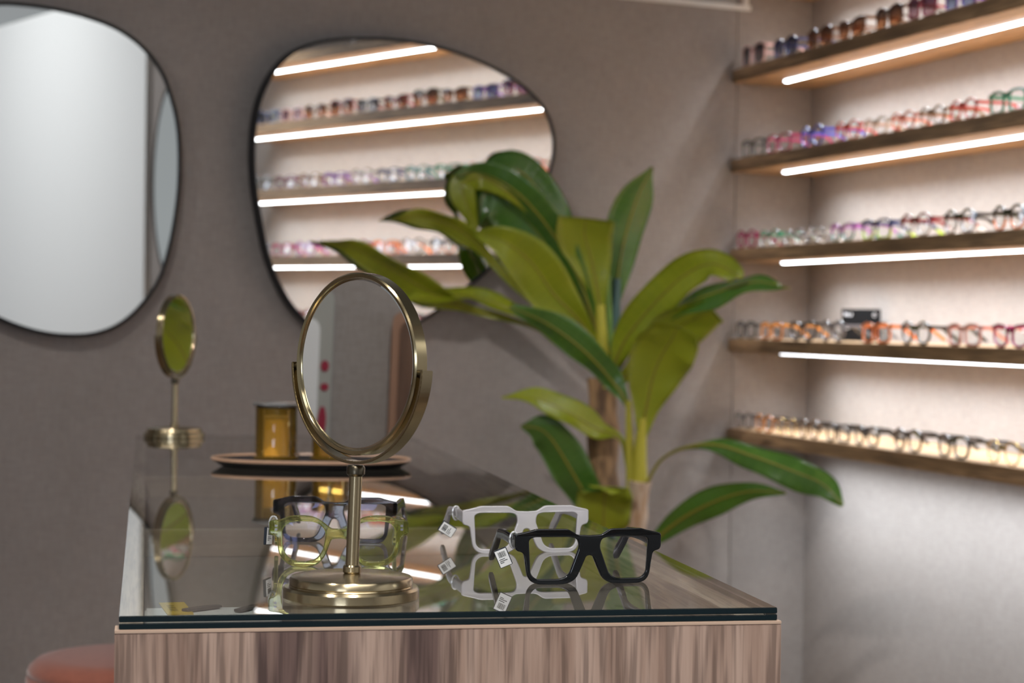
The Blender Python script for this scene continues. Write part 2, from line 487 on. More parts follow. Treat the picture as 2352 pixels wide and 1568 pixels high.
pebble_mirror(MIR2, a0, n2, 'black rimmed pebble mirror on the back wall behind the plant, reflecting the shelves')
MIR1 = [(0, 5), (60, 8), (130, 18), (200, 35), (270, 62), (330, 105), (375, 165), (400, 232), (413, 300), (416, 380), (411, 465), (395, 560), (370, 640), (330, 700), (280, 745), (220, 769), (150, 773), (80, 763), (0, 735), (-80, 690), (-150, 610), (-190, 500), (-200, 380), (-185, 240), (-150, 120), (-90, 45), (-40, 15)]
pebble_mirror(MIR1, A1, BN, 'black rimmed pebble mirror cut by the left frame edge, reflecting a white wall')
# a third mirror on the shelf wall, seen only inside the left mirror
qa, qb = left_mirror_hit(366, 420), left_mirror_hit(392, 205)
mw, mh = 0.33, (qb.z - qa.z) * 1.15
mc = MR_ @ Vector((qa.x - mw, -0.038, qa.z))
m3 = [mc + WS * (mw * math.copysign(abs(math.cos(t)) ** 0.8, math.cos(t))) + UPV * (mh * math.sin(t)) for t in [2 * PI * i / 20 for i in range(20)]]
pebble_mirror([tuple(p) for p in m3], mc, -INN, 'pebble mirror on the shelf wall, seen only inside the left wall mirror')

# ------------------------------------------------------------------ display counter
TY, TW, TL = 0.1811, 0.5891, 2.585
TFL = Vector((-0.3343, 1.7049, 0))
GT = 0.0118
top = TT - GT
cab = empty('display_counter', TFL, TY, 'long walnut display counter with glass covered top running to the back wall', 'counter')
def part(name, dims, m, bev=0.0008, parent=cab):
    bm = bmesh.new(); box(bm, *dims, bev); return bm_obj(name, bm, m, parent, smooth=False)
part('end_panel', (-0.003, TW + 0.003, -0.003, 0.027, 0, top - 0.0032), M_cab)
part('edge_band', (-0.003, TW + 0.003, -0.003, 0.0265, top - 0.0031, top - 0.0002), M_band, 0.0004)['label'] = 'pale edge strip along the front'
part('end_panel', (0.0, TW, TL - 0.03, TL, 0, top - 0.0002), M_cab)
CD = 0.036
part('side_rail', (0.0, 0.021, 0.0275, TL - 0.0305, top - 0.13, top - 0.0002), M_cabh)
part('side_rail', (TW - 0.030, TW, 0.0275, TL - 0.0305, top - 0.13, top - 0.0002), M_cabh)
for yy in (0.820, 1.653):
    part('partition', (0.0215, TW - 0.0305, yy - 0.012, yy + 0.012, top - CD + 0.0005, top - 0.002), M_cabx)
part('case_floor', (0.0215, TW - 0.0305, 0.0275, TL - 0.0305, top - 0.13, top - CD), M_case)
part('back_board', (TW - 0.018, TW - 0.002, 0.0275, TL - 0.0305, 0.0, top - 0.131), M_cab)
gl = empty('glass_countertop', TFL + UPV * top, TY, 'double sheet of clear glass lying on the walnut counter, dark green edges', 'glass top')
for z0, z1, mt in ((0.0001, 0.0056, M_glasslow), (0.0062, GT, M_glass)):
    bm = bmesh.new(); box(bm, 0.0005, TW - 0.0005, -0.001, TL - 0.002, z0, z1, 0.0006)
    for f in bm.faces:
        f.material_index = 0 if f.normal.z > 0.9 else (1 if abs(f.normal.z) < 0.9 else 2)
    M_below = bpy.data.materials.get('clear_below') or clear_sheet('clear_below', (1, 1, 1), 0.0)
    o = bm_obj('glass_sheet', bm, [mt, M_glassedge, M_below], gl, smooth=False)
def T(x, y, z=TT):
    return TFL + Vector((math.cos(TY) * x - math.sin(TY) * y, math.sin(TY) * x + math.cos(TY) * y, 0)) + UPV * z

# ------------------------------------------------------------------ brass vanity mirrors
def ring_band(bm, R, thick, width, a0, a1, seg, closed):
    """band of radius R around the local y axis (plane xz), width along y"""
    rings = []
    for i in range(seg + (0 if closed else 1)):
        a = a0 + (a1 - a0) * i / seg
        c, s = math.cos(a), math.sin(a)
        sec = [(R, -width / 2), (R + thick, -width / 2), (R + thick, width / 2), (R, width / 2)]
        rings.append([bm.verts.new((r * c, y, r * s)) for r, y in sec])
    prs = list(zip(rings, rings[1:] + ([rings[0]] if closed else [])))
    for A, B in prs:
        for k in range(4): bm.faces.new((A[k], A[(k + 1) % 4], B[(k + 1) % 4], B[k]))
    if not closed:
        bm.faces.new(rings[0]); bm.faces.new(rings[-1])
def vanity_mirror(loc, disc_yaw, label, lean=0.0, scale=0.935):
    e = empty('vanity_mirror', loc, 0, label, 'mirror', 'brass swivel mirrors on the counter')
    e.scale = (scale,) * 3
    bm = bmesh.new()
    lathe(bm, [(0, 0), (0.066, 0), (0.0675, 0.0015), (0.0675, 0.0095), (0.0655, 0.0118), (0.0612, 0.0122), (0.0606, 0.0132), (0.0612, 0.0142), (0.0608, 0.0190), (0.0590, 0.0212), (0.0560, 0.0220), (0.030, 0.0232), (0.010, 0.0240), (0, 0.0242)], 96)
    bm_obj('base', bm, M_brass, e, angle=35)
    L = Matrix.Rotation(lean, 4, 'Y')
    hs = 0.124
    bm = bmesh.new()
    lathe(bm, [(0.0, 0.024), (0.0078, 0.0242), (0.0090, 0.0258), (0.0090, 0.0310), (0.0075, 0.0325), (0.0066, 0.0325), (0.0064, hs - 0.003), (0, hs - 0.003)], 32, L)
    st = bm_obj('stem', bm, M_brass, e, angle=35)
    bm = bmesh.new()
    lathe(bm, [(0, hs - 0.004), (0.0070, hs - 0.004), (0.0092, hs - 0.0015), (0.0092, hs + 0.0045), (0.0075, hs + 0.0070), (0, hs + 0.0075)], 32, L)
    bm_obj('collar', bm, M_brassdark, st, angle=35)
    R = 0.090
    D = L @ Matrix.Translation((0, 0, hs + 0.0072 + R + 0.0095)) @ Matrix.Rotation(disc_yaw, 4, 'Z')
    # yoke: lower half ring hugging the disc
    bm = bmesh.new()
    ring_band(bm, R + 0.0055, 0.0030, 0.0145, PI + 0.02, 2 * PI - 0.02, 64, False)
    bmesh.ops.recalc_face_normals(bm, faces=bm.faces)
    bmesh.ops.bevel(bm, geom=list(bm.edges), offset=0.0007, segments=2, affect='EDGES')
    bm.transform(D)
    bm_obj('yoke', bm, M_yoke, e, angle=35)
    for sx in (-1, 1):
        bm = bmesh.new()
        lathe(bm, [(0, 0), (0.004, 0), (0.004, 0.0056), (0, 0.0056)], 16, D @ Matrix.Translation((sx * (R - 0.0001), 0, -0.006)) @ Matrix.Rotation(sx * PI / 2, 4, 'Y'))
        bm_obj('pivot', bm, M_brassdark, e)
    # rim of the disc
    bm = bmesh.new()
    prof = [(R - 0.0055, -0.0058), (R - 0.0045, -0.0075), (R - 0.0015, -0.0080), (R, -0.0066), (R, 0.0066), (R - 0.0015, 0.0080), (R - 0.0045, 0.0075), (R - 0.0055, 0.0058)]
    seg = 128; rings = []
    for i in range(seg):
        a = 2 * PI * i / seg
        rings.append([bm.verts.new((r * math.cos(a), y, r * math.sin(a))) for r, y in prof])
    for i in range(seg):
        A, B = rings[i], rings[(i + 1) % seg]
        for k in range(len(prof)): bm.faces.new((A[k], A[(k + 1) % len(prof)], B[(k + 1) % len(prof)], B[k]))
    bm.transform(D)
    bm_obj('rim', bm, M_brassbright, e, angle=35)
    bm = bmesh.new()
    for s in (-1, 1):
        lathe(bm, [(0, s * 0.0050), (R - 0.0075, s * 0.0050), (R - 0.0053, s * 0.0042), (R - 0.0053, s * 0.0020), (0, s * 0.0020)], 96, D @ Matrix.Rotation(PI / 2, 4, 'X'))
    bm_obj('mirror_glass', bm, M_mirror, e, smooth=False)
    return e
NEARYAW = math.radians(44.7)
vm_near = on_z(806, 1372, TT)
vanity_mirror(vm_near, -NEARYAW, 'large near brass swivel mirror on round stepped base at the counter front', math.radians(1.5))
vm_far = on_z(400, 1004, TT)
vanity_mirror(vm_far, math.radians(75.5), 'small looking brass swivel mirror at the far left end of the counter', math.radians(0.3))

# ------------------------------------------------------------------ tray and amber jars
tp = on_z(707, 1077, TT) + Vector((0, 0.06, 0))
tray = empty('oval_tray', tp, TY - 0.17, 'oval dark tray with tan rim under the amber jars on the counter', 'tray')
def oval_lathe(bm, prof, ax, ay, seg=72):
    rings = []
    for r, z in prof:
        if r == 0: rings.append([bm.verts.new((0, 0, z))]); continue
        rings.append([bm.verts.new((((ax - 0.17) + 0.17 * r if False else ax * r) * math.copysign(abs(math.cos(2 * PI * i / seg)) ** 0.85, math.cos(2 * PI * i / seg)), ay * r * math.copysign(abs(math.sin(2 * PI * i / seg)) ** 0.85, math.sin(2 * PI * i / seg)), z)) for i in range(seg)])
    for a, b in zip(rings, rings[1:]):
        for i in range(seg):
            j = (i + 1) % seg
            if len(a) == 1: bm.faces.new((a[0], b[i], b[j]))
            elif len(b) == 1: bm.faces.new((a[i], b[0], a[j]))
            else: bm.faces.new((a[i], a[j], b[j], b[i]))
AX, AY = 0.172, 0.105
bm = bmesh.new()
oval_lathe(bm, [(0, 0), (0.84, 0), (0.90, 0.002), (0.985, 0.0105), (0.965, 0.0120), (0.88, 0.0055), (0, 0.0045)], AX, AY)
bm_obj('dish', bm, principled('dark_slate_lacquer', (0.022, 0.023, 0.027), 0.35), tray, angle=50)
bm = bmesh.new()
oval_lathe(bm, [(0.962, 0.0122), (0.986, 0.0106), (1.0, 0.0128), (0.995, 0.0156), (0.975, 0.0160), (0.962, 0.0122)], AX, AY)
bm_obj('rim', bm, principled('tan_rim', (0.47, 0.29, 0.19), 0.4), tray, angle=60)['label'] = 'tan rim'
M_amber = clear_sheet('amber_glass', (0.99, 0.90, 0.62), 1.0, 1.5, 0.0, (1, 1, 1), 0.02, (0.95, 0.52, 0.05), 0.10)
M_wax = principled('amber_wax', (0.98, 0.66, 0.20), 0.5)
M_clear = clear_sheet('clear_lid_glass', (0.86, 0.86, 0.86), 1.0, 1.5, 0.08, (1, 1, 1), 0.05, (0.7, 0.68, 0.66), 0.22)
M_rubber = principled('black_seal', (0.012, 0.012, 0.012), 0.4)
M_darkamber = clear_sheet('dark_amber', (0.75, 0.45, 0.10), 1.0, 1.5, 0.02)
def amber_jar(loc, label, lid=True, sticks=False, h=0.092, r=0.0365):
    e = empty('candle_jar' if lid else 'reed_diffuser', loc, 0, label, 'candle' if lid else 'diffuser')
    bm = bmesh.new()
    lathe(bm, [(0, 0), (r + 0.003, 0), (r + 0.0045, 0.0035), (r + 0.001, 0.0065), (r, 0.009), (r, h - 0.004), (r + 0.0015, h), (r - 0.002, h), (r - 0.0035, h - 0.004), (r - 0.0035, 0.008), (0, 0.007)], 48)
    bm_obj('glass_body', bm, M_amber, e)
    if lid:
        bm = bmesh.new()
        lathe(bm, [(0, 0.0078), (r - 0.0042, 0.0082), (r - 0.0042, h - 0.020), (0, h - 0.020)], 48)
        bm_obj('wax', bm, M_wax, e)
        bm = bmesh.new()
        lathe(bm, [(0, h - 0.012), (r - 0.0045, h - 0.012), (r - 0.0040, h - 0.006), (r - 0.0045, h - 0.0005), (0, h - 0.0005)], 48)
        ld = bm_obj('seal_ring', bm, M_rubber, e); ld['label'] = 'black rubber seal of the lid'
        bm = bmesh.new()
        lathe(bm, [(0, h + 0.0004), (r - 0.006, h + 0.0004), (r + 0.002, h + 0.0020), (r + 0.0050, h + 0.0055), (r + 0.0050, h + 0.0080), (r + 0.002, h + 0.0095), (0, h + 0.0100)], 48)
        bm_obj('lid', bm, M_clear, e)['label'] = 'clear glass lid'
    else:
        bm = bmesh.new()
        lathe(bm, [(0, 0.0078), (r - 0.0042, 0.0082), (r - 0.0042, 0.034), (0, 0.034)], 32)
        bm_obj('oil', bm, M_darkamber, e)
        for i, (a, b) in enumerate(((0.2, 2.9), (1.7, 4.4), (3.9, 0.8), (5.0, 2.0))):
            bm = bmesh.new()
            tube(bm, [Vector((0.012 * math.cos(a), 0.012 * math.sin(a), 0.010)), Vector((0.028 * math.cos(b), 0.028 * math.sin(b), 0.128))], 0.0017, 8)
            bm_obj('reed', bm, M_rubber, e)
    return e
jz = TT + 0.0047
jp = on_z(629, 1058, jz); jp = Vector((jp.x, jp.y + 0.03, jz))
amber_jar(jp, 'lidded amber glass candle jar on the oval tray, left of the near mirror')
jp2 = on_z(757, 1058, jz); jp2 = Vector((jp2.x, jp2.y + 0.03, jz))
amber_jar(jp2, 'open amber glass with dark reeds on the oval tray, behind the near mirror', False, h=0.080, r=0.034)

# ------------------------------------------------------------------ eyewear
def rounded_poly(pts, rad, n=5):
    out = []
    m = len(pts)
    for i in range(m):
        p0, p, p1 = Vector(pts[i - 1]), Vector(pts[i]), Vector(pts[(i + 1) % m])
        r = rad[i] if isinstance(rad, (list, tuple)) else rad
        d0, d1 = (p0 - p), (p1 - p)
        r = min(r, d0.length * 0.49, d1.length * 0.49)
        a, b = p + d0.normalized() * r, p + d1.normalized() * r
        if r < 1e-6: out.append(p); continue
        for k in range(n + 1):
            t = k / n
            out.append(a * (1 - t) ** 2 + p * 2 * t * (1 - t) + b * t * t)
    return out
def curve_mesh(name, loops, ext, bev, seg=2):
    cu = bpy.data.curves.new(name, 'CURVE'); cu.dimensions = '2D'; cu.fill_mode = 'BOTH'
    cu.extrude = ext; cu.bevel_depth = bev; cu.bevel_resolution = seg
    for lp in loops:
        sp = cu.splines.new('POLY'); sp.points.add(len(lp) - 1); sp.use_cyclic_u = True
        for q, p in zip(sp.points, lp): q.co = (p[0], p[1], 0, 1)
    ob = bpy.data.objects.new(name, cu); C.objects.link(ob)
    dg = bpy.context.evaluated_depsgraph_get()
    me = bpy.data.meshes.new_from_object(ob.evaluated_get(dg))
    bpy.data.objects.remove(ob); bpy.data.curves.remove(cu)
    me.name = name
    return me
def stand_up(me, wrap, yoff=0.0):
    """2D outline (x, height, depth) -> x, y depth, z height with face wrap"""
    for v in me.vertices:
        x, h, d = v.co
        v.co = (x, -d + wrap * x * x + yoff, h)
    me.update()
def sweep_bar(path, hts, th):
    bm = bmesh.new(); rings = []
    n = len(path)
    for i, p in enumerate(path):
        t = (path[min(i + 1, n - 1)] - path[max(i - 1, 0)]).normalized()
        sx = Vector((1, 0, 0)); sx = (sx - t * sx.dot(t)).normalized()
        up = sx.cross(t) if sx.cross(t).z > 0 else t.cross(sx)
        h = hts[i] / 2; w2 = th[i] / 2 if isinstance(th, (list, tuple)) else th / 2
        c = 0.3
        sec = [(-w2, -h * (1 - c)), (-w2 * (1 - c), -h), (w2 * (1 - c), -h), (w2, -h * (1 - c)), (w2, h * (1 - c)), (w2 * (1 - c), h), (-w2 * (1 - c), h), (-w2, h * (1 - c))]
        rings.append([bm.verts.new(p + sx * a + up * b) for a, b in sec])
    for a, b in zip(rings, rings[1:]):
        for k in range(8): bm.faces.new((a[k], a[(k + 1) % 8], b[(k + 1) % 8], b[k]))
    bm.faces.new(rings[0]); bm.faces.new(rings[-1])
    bmesh.ops.recalc_face_normals(bm, faces=bm.faces)
    return bm
def to_me(name, bm, angle=40):
    me = bpy.data.meshes.new(name); bm.to_mesh(me); bm.free(); shade(me, angle); return me
def make_style(name, outer_half, lens, wrap, thick, bev, hinge, t_h, t_th, tlen=0.142, tip_z=0.004, converge=0.10, lens_bulge=0.3):
    """outer_half: outline of the right half from bridge bottom centre round to bridge top centre; lens: right opening"""
    oh = [Vector(p) for p in outer_half]
    outer = [p for p in oh] + [Vector((-p.x, p.y)) for p in reversed(oh) if p.x > 1e-6]
    lr = [Vector(p) for p in lens]
    ll = [Vector((-p.x, p.y)) for p in reversed(lr)]
    me = curve_mesh(name + '_front', [outer, lr, ll], thick / 2 - bev, bev, 2)
    stand_up(me, wrap); shade(me, 35)
    L = {}
    for s, lp in ((1, lr), (-1, ll)):
        bm = bmesh.new()
        cx = sum(p.x for p in lp) / len(lp); cy = sum(p.y for p in lp) / len(lp)
        rings = []
        for f in (1.015, 0.8, 0.55, 0.28):
            rings.append([bm.verts.new((cx + (p.x - cx) * f, wrap * (cx + (p.x - cx) * f) ** 2 - 0.0022 * (1 - f * f) * lens_bulge + 0.0002, cy + (p.y - cy) * f)) for p in lp])
        cen = bm.verts.new((cx, wrap * cx * cx - 0.0022 * lens_bulge + 0.0002, cy))
        m = len(lp)
        for a, b in zip(rings, rings[1:]):
            for i in range(m): bm.faces.new((a[i], a[(i + 1) % m], b[(i + 1) % m], b[i]))
        for i in range(m): bm.faces.new((rings[-1][i], rings[-1][(i + 1) % m], cen))
        bmesh.ops.recalc_face_normals(bm, faces=bm.faces)
        L[s] = to_me(name + '_lens', bm, 60)
    Tm = {}
    hx, hz = hinge
    y0 = wrap * hx * hx + thick / 2 + 0.0002
    for s in (1, -1):
        drop = hz - tip_z
        pts = [Vector((s * hx, y0, hz)), Vector((s * hx * (1 - converge * 0.15), 0.030, hz)), Vector((s * hx * (1 - converge * 0.45), 0.065, hz + 0.0005)), Vector((s * hx * (1 - converge * 0.75), 0.098, hz - 0.002)), Vector((s * hx * (1 - converge * 0.9), 0.112, hz - drop * 0.30)), Vector((s * hx * (1 - converge), tlen, tip_z + t_h[2] * 0.42))]
        path = catmull(pts, 5)
        n = len(path)
        hts = []
        for i in range(n):
            u = i / (n - 1)
            hts.append(t_h[0] + (t_h[1] - t_h[0]) * min(1, u / 0.5) if u < 0.5 else t_h[1] + (t_h[2] - t_h[1]) * (u - 0.5) / 0.5)
        hts[-1] *= 0.6
        Tm[s] = to_me(name + '_temple', sweep_bar(path, hts, t_th), 40)
    return {'front': me, 'lens': L, 'temple': Tm, 'hinge': hinge, 'w': 2 * (hinge[0] + 0.0035)}
def mm(pts): return [(a / 1000, b / 1000) for a, b in pts]
# chunky square (black, white, smoke)
SQ_out = rounded_poly(mm([(0, 28.5), (4.0, 27.5), (8.5, 17), (14, 5), (22, 0.6), (30, 0), (51, 0), (58, 2.5), (61.5, 8), (63.5, 22), (65, 31), (72.5, 33), (73.5, 36), (73.5, 47.5), (60, 50.5), (53, 52.5), (22, 52.5), (12.5, 46.5), (0, 46)]), [0.0] + [v / 1000 for v in (4, 6, 6, 5, 5, 6, 4, 5, 6, 4, 2, 1, 1.5, 2, 2, 3, 3)] + [0.0], 4)
SQ_out = [p for p in SQ_out]
SQ_lens = rounded_poly(mm([(9.2, 36), (11.5, 44.5), (19, 46.6), (56, 46.6), (62, 43.5), (60, 9), (54, 3.2), (28, 3.2), (19.5, 8)]), [v / 1000 for v in (6, 5, 5, 6, 6, 6, 7, 7, 7)], 5)
ST_SQ = make_style('square', SQ_out, SQ_lens, 0.7, 0.0052, 0.0010, (0.0712, 0.0405), (0.0135, 0.0100, 0.0125), 0.0044, converge=0.05, lens_bulge=0.6)
# geometric rounder (yellow-green)
GE_out = rounded_poly(mm([(0, 30), (7, 29.5), (9.5, 27), (15, 11), (22, 3), (31, 0), (45, 0), (55, 5), (61, 13), (63, 27), (64.5, 32), (70, 33.5), (71, 35), (71, 46), (59, 47.5), (52, 51), (42, 52), (27, 51), (18, 46), (11, 40), (7, 38), (0, 38)]), [0.0] + [v / 1000 for v in (2, 4, 7, 5, 6, 6, 7, 7, 5, 3, 2, 1, 1.5, 3, 4, 5, 5, 5, 4, 3)] + [0.0], 4)
GE_lens = rounded_poly(mm([(12.6, 36.5), (18, 43.8), (26.5, 47.6), (44.5, 47.8), (54, 46), (59.6, 38.5), (59.6, 21.5), (55, 10), (45.5, 4.2), (30.5, 4.0), (21, 8), (15, 17.5)]), [0.009] * 12, 4)
ST_GE = make_style('geometric', GE_out, GE_lens, 0.7, 0.0052, 0.0011, (0.0690, 0.0400), (0.0120, 0.0090, 0.0115), 0.0044, converge=0.06, lens_bulge=0.6)
def super_pt(a, b, n, th):
    c, s = math.cos(th), math.sin(th)
    return Vector((a * math.copysign(abs(c) ** (2 / n), c), b * math.copysign(abs(s) ** (2 / n), s)))
def generic_style(name, a, b, n, t, cx, ep=0.006, thick=0.004, brow=0.0, th=(0.008, 0.006, 0.008), tth=0.0032, wrap=0.9):
    cz = b + t
    def o(th_): 
        p = super_pt(a + t, b + t, n, th_); q = Vector((cx + p.x, cz + p.y + brow * max(0, p.x) * 0.35)); return q
    def l(th_):
        p = super_pt(a, b, n, th_); return Vector((cx + p.x, cz + p.y + brow * max(0, p.x) * 0.35))
    d = math.radians
    b1, b2 = d(170), d(140)
    half = [Vector((0, (o(b1).y + 0.003)))]
    for i in range(25): half.append(o(b1 + (d(380) - b1) * i / 24))
    ex = o(0).x + ep
    ez = o(d(28)).y
    half += [Vector((ex, ez - 0.0035)), Vector((ex, ez + 0.0035))]
    for i in range(14): half.append(o(d(42) + (b2 - d(42)) * i / 13))
    half.append(Vector((0, o(b2).y - 0.001)))
    half = [p if p.x >= 0.0003 or i in (0, len(half) - 1) else Vector((0.0003, p.y)) for i, p in enumerate(half)]
    lens = [l(2 * PI * i / 36) for i in range(36)]
    return make_style(name, half, lens, wrap, thick, 0.0008, (ex - 0.002, ez), th, tth)
G_round = generic_style('round', 0.0225, 0.0215, 2.1, 0.0034, 0.0340)
G_panto = generic_style('panto', 0.0240, 0.0205, 2.5, 0.0034, 0.0355)
G_square = generic_style('squarish', 0.0250, 0.0190, 3.6, 0.0038, 0.0365)
G_cat = generic_style('cat_eye', 0.0255, 0.0190, 2.6, 0.0040, 0.0370, brow=0.45)
G_wire = generic_style('wire_round', 0.0235, 0.0225, 2.0, 0.0013, 0.0345, ep=0.005, thick=0.0022, th=(0.0035, 0.003, 0.005), tth=0.0022)
G_big = generic_style('oversized', 0.0280, 0.0240, 2.9, 0.0036, 0.0385, brow=0.2)

frame_mats = {}
def frame_mat(key, col, clear=0.0):
    if key not in frame_mats:
        if clear > 0:
            frame_mats[key] = clear_sheet('acetate_' + key, tuple(min(1, c * 0.55 + 0.45) for c in col), 1.0, 1.5, 0.03, (1, 1, 1), 0.05, col, 1 - clear)
        else:
            frame_mats[key] = principled('acetate_' + key, col, 0.18, 0, 0.6)
    return frame_mats[key]
M_lens = clear_sheet('coated_lens', (0.96, 0.97, 0.97), 1.0, 1.30, 0.003, (0.50, 0.56, 1.0))
M_shoplens = clear_sheet('display_lens', (0.93, 0.94, 0.95), 1.0, 1.5, 0.02)
def sun_lens(key, dark, light):
    m, nt, out = mat('sun_lens_' + key)
    tc = N(nt, 'TexCoord'); sx = N(nt, 'SeparateXYZ'); nt.links.new(tc.outputs['Object'], sx.inputs[0])
    mr = N(nt, 'MapRange'); mr.inputs[1].default_value = 0.004; mr.inputs[2].default_value = 0.04
    nt.links.new(sx.outputs[2], mr.inputs[0])
    t = N(nt, 'BsdfTransparent'); nt.links.new(mixcol(nt, mr.outputs[0], light, dark), t.inputs[0])
    g = N(nt, 'BsdfGlossy'); g.inputs['Roughness'].default_value = 0.03
    fr = N(nt, 'Fresnel'); fr.inputs[0].default_value = 1.5
    mx = N(nt, 'MixShader'); nt.links.new(fr.outputs[0], mx.inputs[0]); nt.links.new(t.outputs[0], mx.inputs[1]); nt.links.new(g.outputs[0], mx.inputs[2])
    nt.links.new(mx.outputs[0], out.inputs[0]); return m
SUN = {'brown': sun_lens('brown', (0.05, 0.02, 0.012), (0.50, 0.22, 0.10)), 'grey': sun_lens('grey', (0.03, 0.03, 0.04), (0.30, 0.30, 0.33)),
       'blue': sun_lens('blue', (0.02, 0.03, 0.08), (0.25, 0.30, 0.45)), 'plum': sun_lens('plum', (0.06, 0.02, 0.05), (0.45, 0.28, 0.32))}
M_gold = principled('gold_metal', (0.75, 0.52, 0.22), 0.2, 1.0)
M_steel = principled('hinge_steel', (0.6, 0.6, 0.62), 0.25, 1.0)
def put(o, i, m):
    o.material_slots[i].link = 'OBJECT'; o.material_slots[i].material = m
def ensure_slot(me):
    if len(me.materials) == 0: me.materials.append(None)
def eyewear(st, loc, rz, fm, lm, label, cat='glasses', group=None, tm=None, name='eyeglasses', scale=1.0):
    e = empty(name, loc, rz, label, cat, group)
    e.scale = (scale,) * 3
    def add(nm, me, m):
        ensure_slot(me)
        o = bpy.data.objects.new(nm, me); C.objects.link(o); o.parent = e
        put(o, 0, m); return o
    f = add('frame_front', st['front'], fm)
    for s in (-1, 1):
        add('lens', st['lens'][s], lm)
        add('temple', st['temple'][s], tm or fm)
    return e

# --- the four pairs on the counter
def price_tag(parent, M, string_pts):
    """black plastic tag with a white barcode label, local face towards -y"""
    bm = bmesh.new(); box(bm, -0.0066, 0.0066, -0.0017, 0.0017, -0.0093, 0.0093, 0.0005, M)
    t = bm_obj('price_tag', bm, principled('tag_navy', (0.012, 0.016, 0.025), 0.4), parent, smooth=False)
    t['label'] = 'black price tag with white barcode label'
    bm = bmesh.new(); box(bm, -0.0059, 0.0059, -0.00205, -0.0018, -0.0086, 0.0086, 0, M)
    bm_obj('paper_label', bm, principled('paper', (0.85, 0.85, 0.84), 0.6), t, smooth=False)
    bm = bmesh.new()
    x = -0.0035
    rnd = random.Random(3)
    while x < 0.0034:
        w_ = rnd.choice((0.00025, 0.0004, 0.0006)); box(bm, x, x + w_, -0.0022, -0.0021, 0.0010, 0.0066, 0, M); x += w_ + rnd.choice((0.0003, 0.0005))
    for zz, l in ((-0.0012, 0.006), (-0.0030, 0.008), (-0.0046, 0.004)):
        box(bm, -0.0045, -0.0045 + l, -0.0022, -0.0021, zz, zz + 0.0006, 0, M)
    bm_obj('barcode', bm, principled('print_ink', (0.05, 0.05, 0.05), 0.7), t, smooth=False)
    bm = bmesh.new(); tube(bm, catmull(string_pts, 6), 0.0011, 8)
    bm_obj('tag_loop', bm, clear_sheet('clear_plastic_loop', (0.8, 0.8, 0.8), 1, 1.5, 0.08, (1, 1, 1), 0.1, (0.8, 0.8, 0.8), 0.5), parent)
M_blackac = principled('acetate_black_gloss', (0.003, 0.0034, 0.0042), 0.06, spec=0.5)
M_milk = clear_sheet('acetate_milk_white', (0.88, 0.86, 0.88), 1.0, 1.49, 0.02, (1, 1, 1), 0.08, (0.84, 0.81, 0.84), 0.50)
def crystal(name, col, ior=1.46, rough=0.0, clear=0.15):
    m, nt, out = mat(name)
    b = N(nt, 'BsdfPrincipled'); b.inputs['Base Color'].default_value = (*col, 1)
    b.inputs['Transmission Weight'].default_value = 1.0; b.inputs['Roughness'].default_value = rough; b.inputs['IOR'].default_value = ior
    t = N(nt, 'BsdfTransparent'); t.inputs[0].default_value = (*col, 1)
    mx = N(nt, 'MixShader'); mx.inputs[0].default_value = clear
    nt.links.new(b.outputs[0], mx.inputs[1]); nt.links.new(t.outputs[0], mx.inputs[2])
    nt.links.new(mx.outputs[0], out.inputs[0]); return m
M_lime = crystal('acetate_pale_lime', (0.80, 0.86, 0.38))
M_smoke = crystal('acetate_smoke', (0.15, 0.15, 0.18))
def loop_on_temple(st, s, y, rad=0.008):
    hx, hz = st['hinge']; x = s * hx * 0.985
    return [Vector((x + 0.0042 * math.cos(a), y, hz - 0.0002 + rad * math.sin(a))) for a in [i * 2 * PI / 12 + PI / 2 for i in range(13)]]
def hinge_studs(e, st, m, w_=0.0028, h_=0.0042, dx=0.004):
    hx, hz = st['hinge']
    for s in (-1, 1):
        bm = bmesh.new(); x = s * (hx - dx)
        y = 0.7 * x * x - 0.0027
        for dz in (-0.0030, 0.0008):
            box(bm, x - w_ / 2, x + w_ / 2, y - 0.0007, y + 0.0006, hz + dz, hz + dz + h_ * 0.55, 0.0002)
        bm_obj('rivet', bm, m, e, smooth=False)['label'] = 'small rivet on the end piece'
pb = on_z(1352, 1338, TT)
e = eyewear(ST_SQ, pb, math.radians(13), M_blackac, M_lens, 'glossy black square glasses nearest the front right corner of the counter', 'glasses', 'display glasses on the counter')
price_tag(e, Matrix.Translation((-0.0800, 0.030, 0.0225)) @ Matrix.Rotation(math.radians(-24), 4, 'Y') @ Matrix.Rotation(math.radians(-12), 4, 'Z'), loop_on_temple(ST_SQ, -1, 0.026))
pw = on_z(1208, 1268, TT)
e = eyewear(ST_SQ, pw, math.radians(14), M_milk, M_lens, 'milky translucent white square glasses behind the black pair', 'glasses', 'display glasses on the counter', scale=0.97)
price_tag(e, Matrix.Translation((-0.0800, 0.058, 0.0215)) @ Matrix.Rotation(math.radians(-58), 4, 'Y') @ Matrix.Rotation(math.radians(-10), 4, 'Z'), loop_on_temple(ST_SQ, -1, 0.056))
py_ = on_z(778, 1300, TT)
e = eyewear(ST_GE, py_, math.radians(6.5), M_lime, M_lens, 'clear pale lime glasses behind the stem of the near brass mirror', 'glasses', 'display glasses on the counter')
hinge_studs(e, ST_GE, M_steel)
price_tag(e, Matrix.Translation((-0.0735, 0.040, 0.0270)) @ Matrix.Rotation(math.radians(62), 4, 'Z') @ Matrix.Rotation(math.radians(6), 4, 'Y'), loop_on_temple(ST_GE, -1, 0.040))
ps = on_z(768, 1244, TT)
e = eyewear(ST_SQ, ps, math.radians(-4), M_smoke, M_lens, 'transparent smoke grey glasses directly behind the pale lime pair', 'glasses', 'display glasses on the counter', scale=0.97)

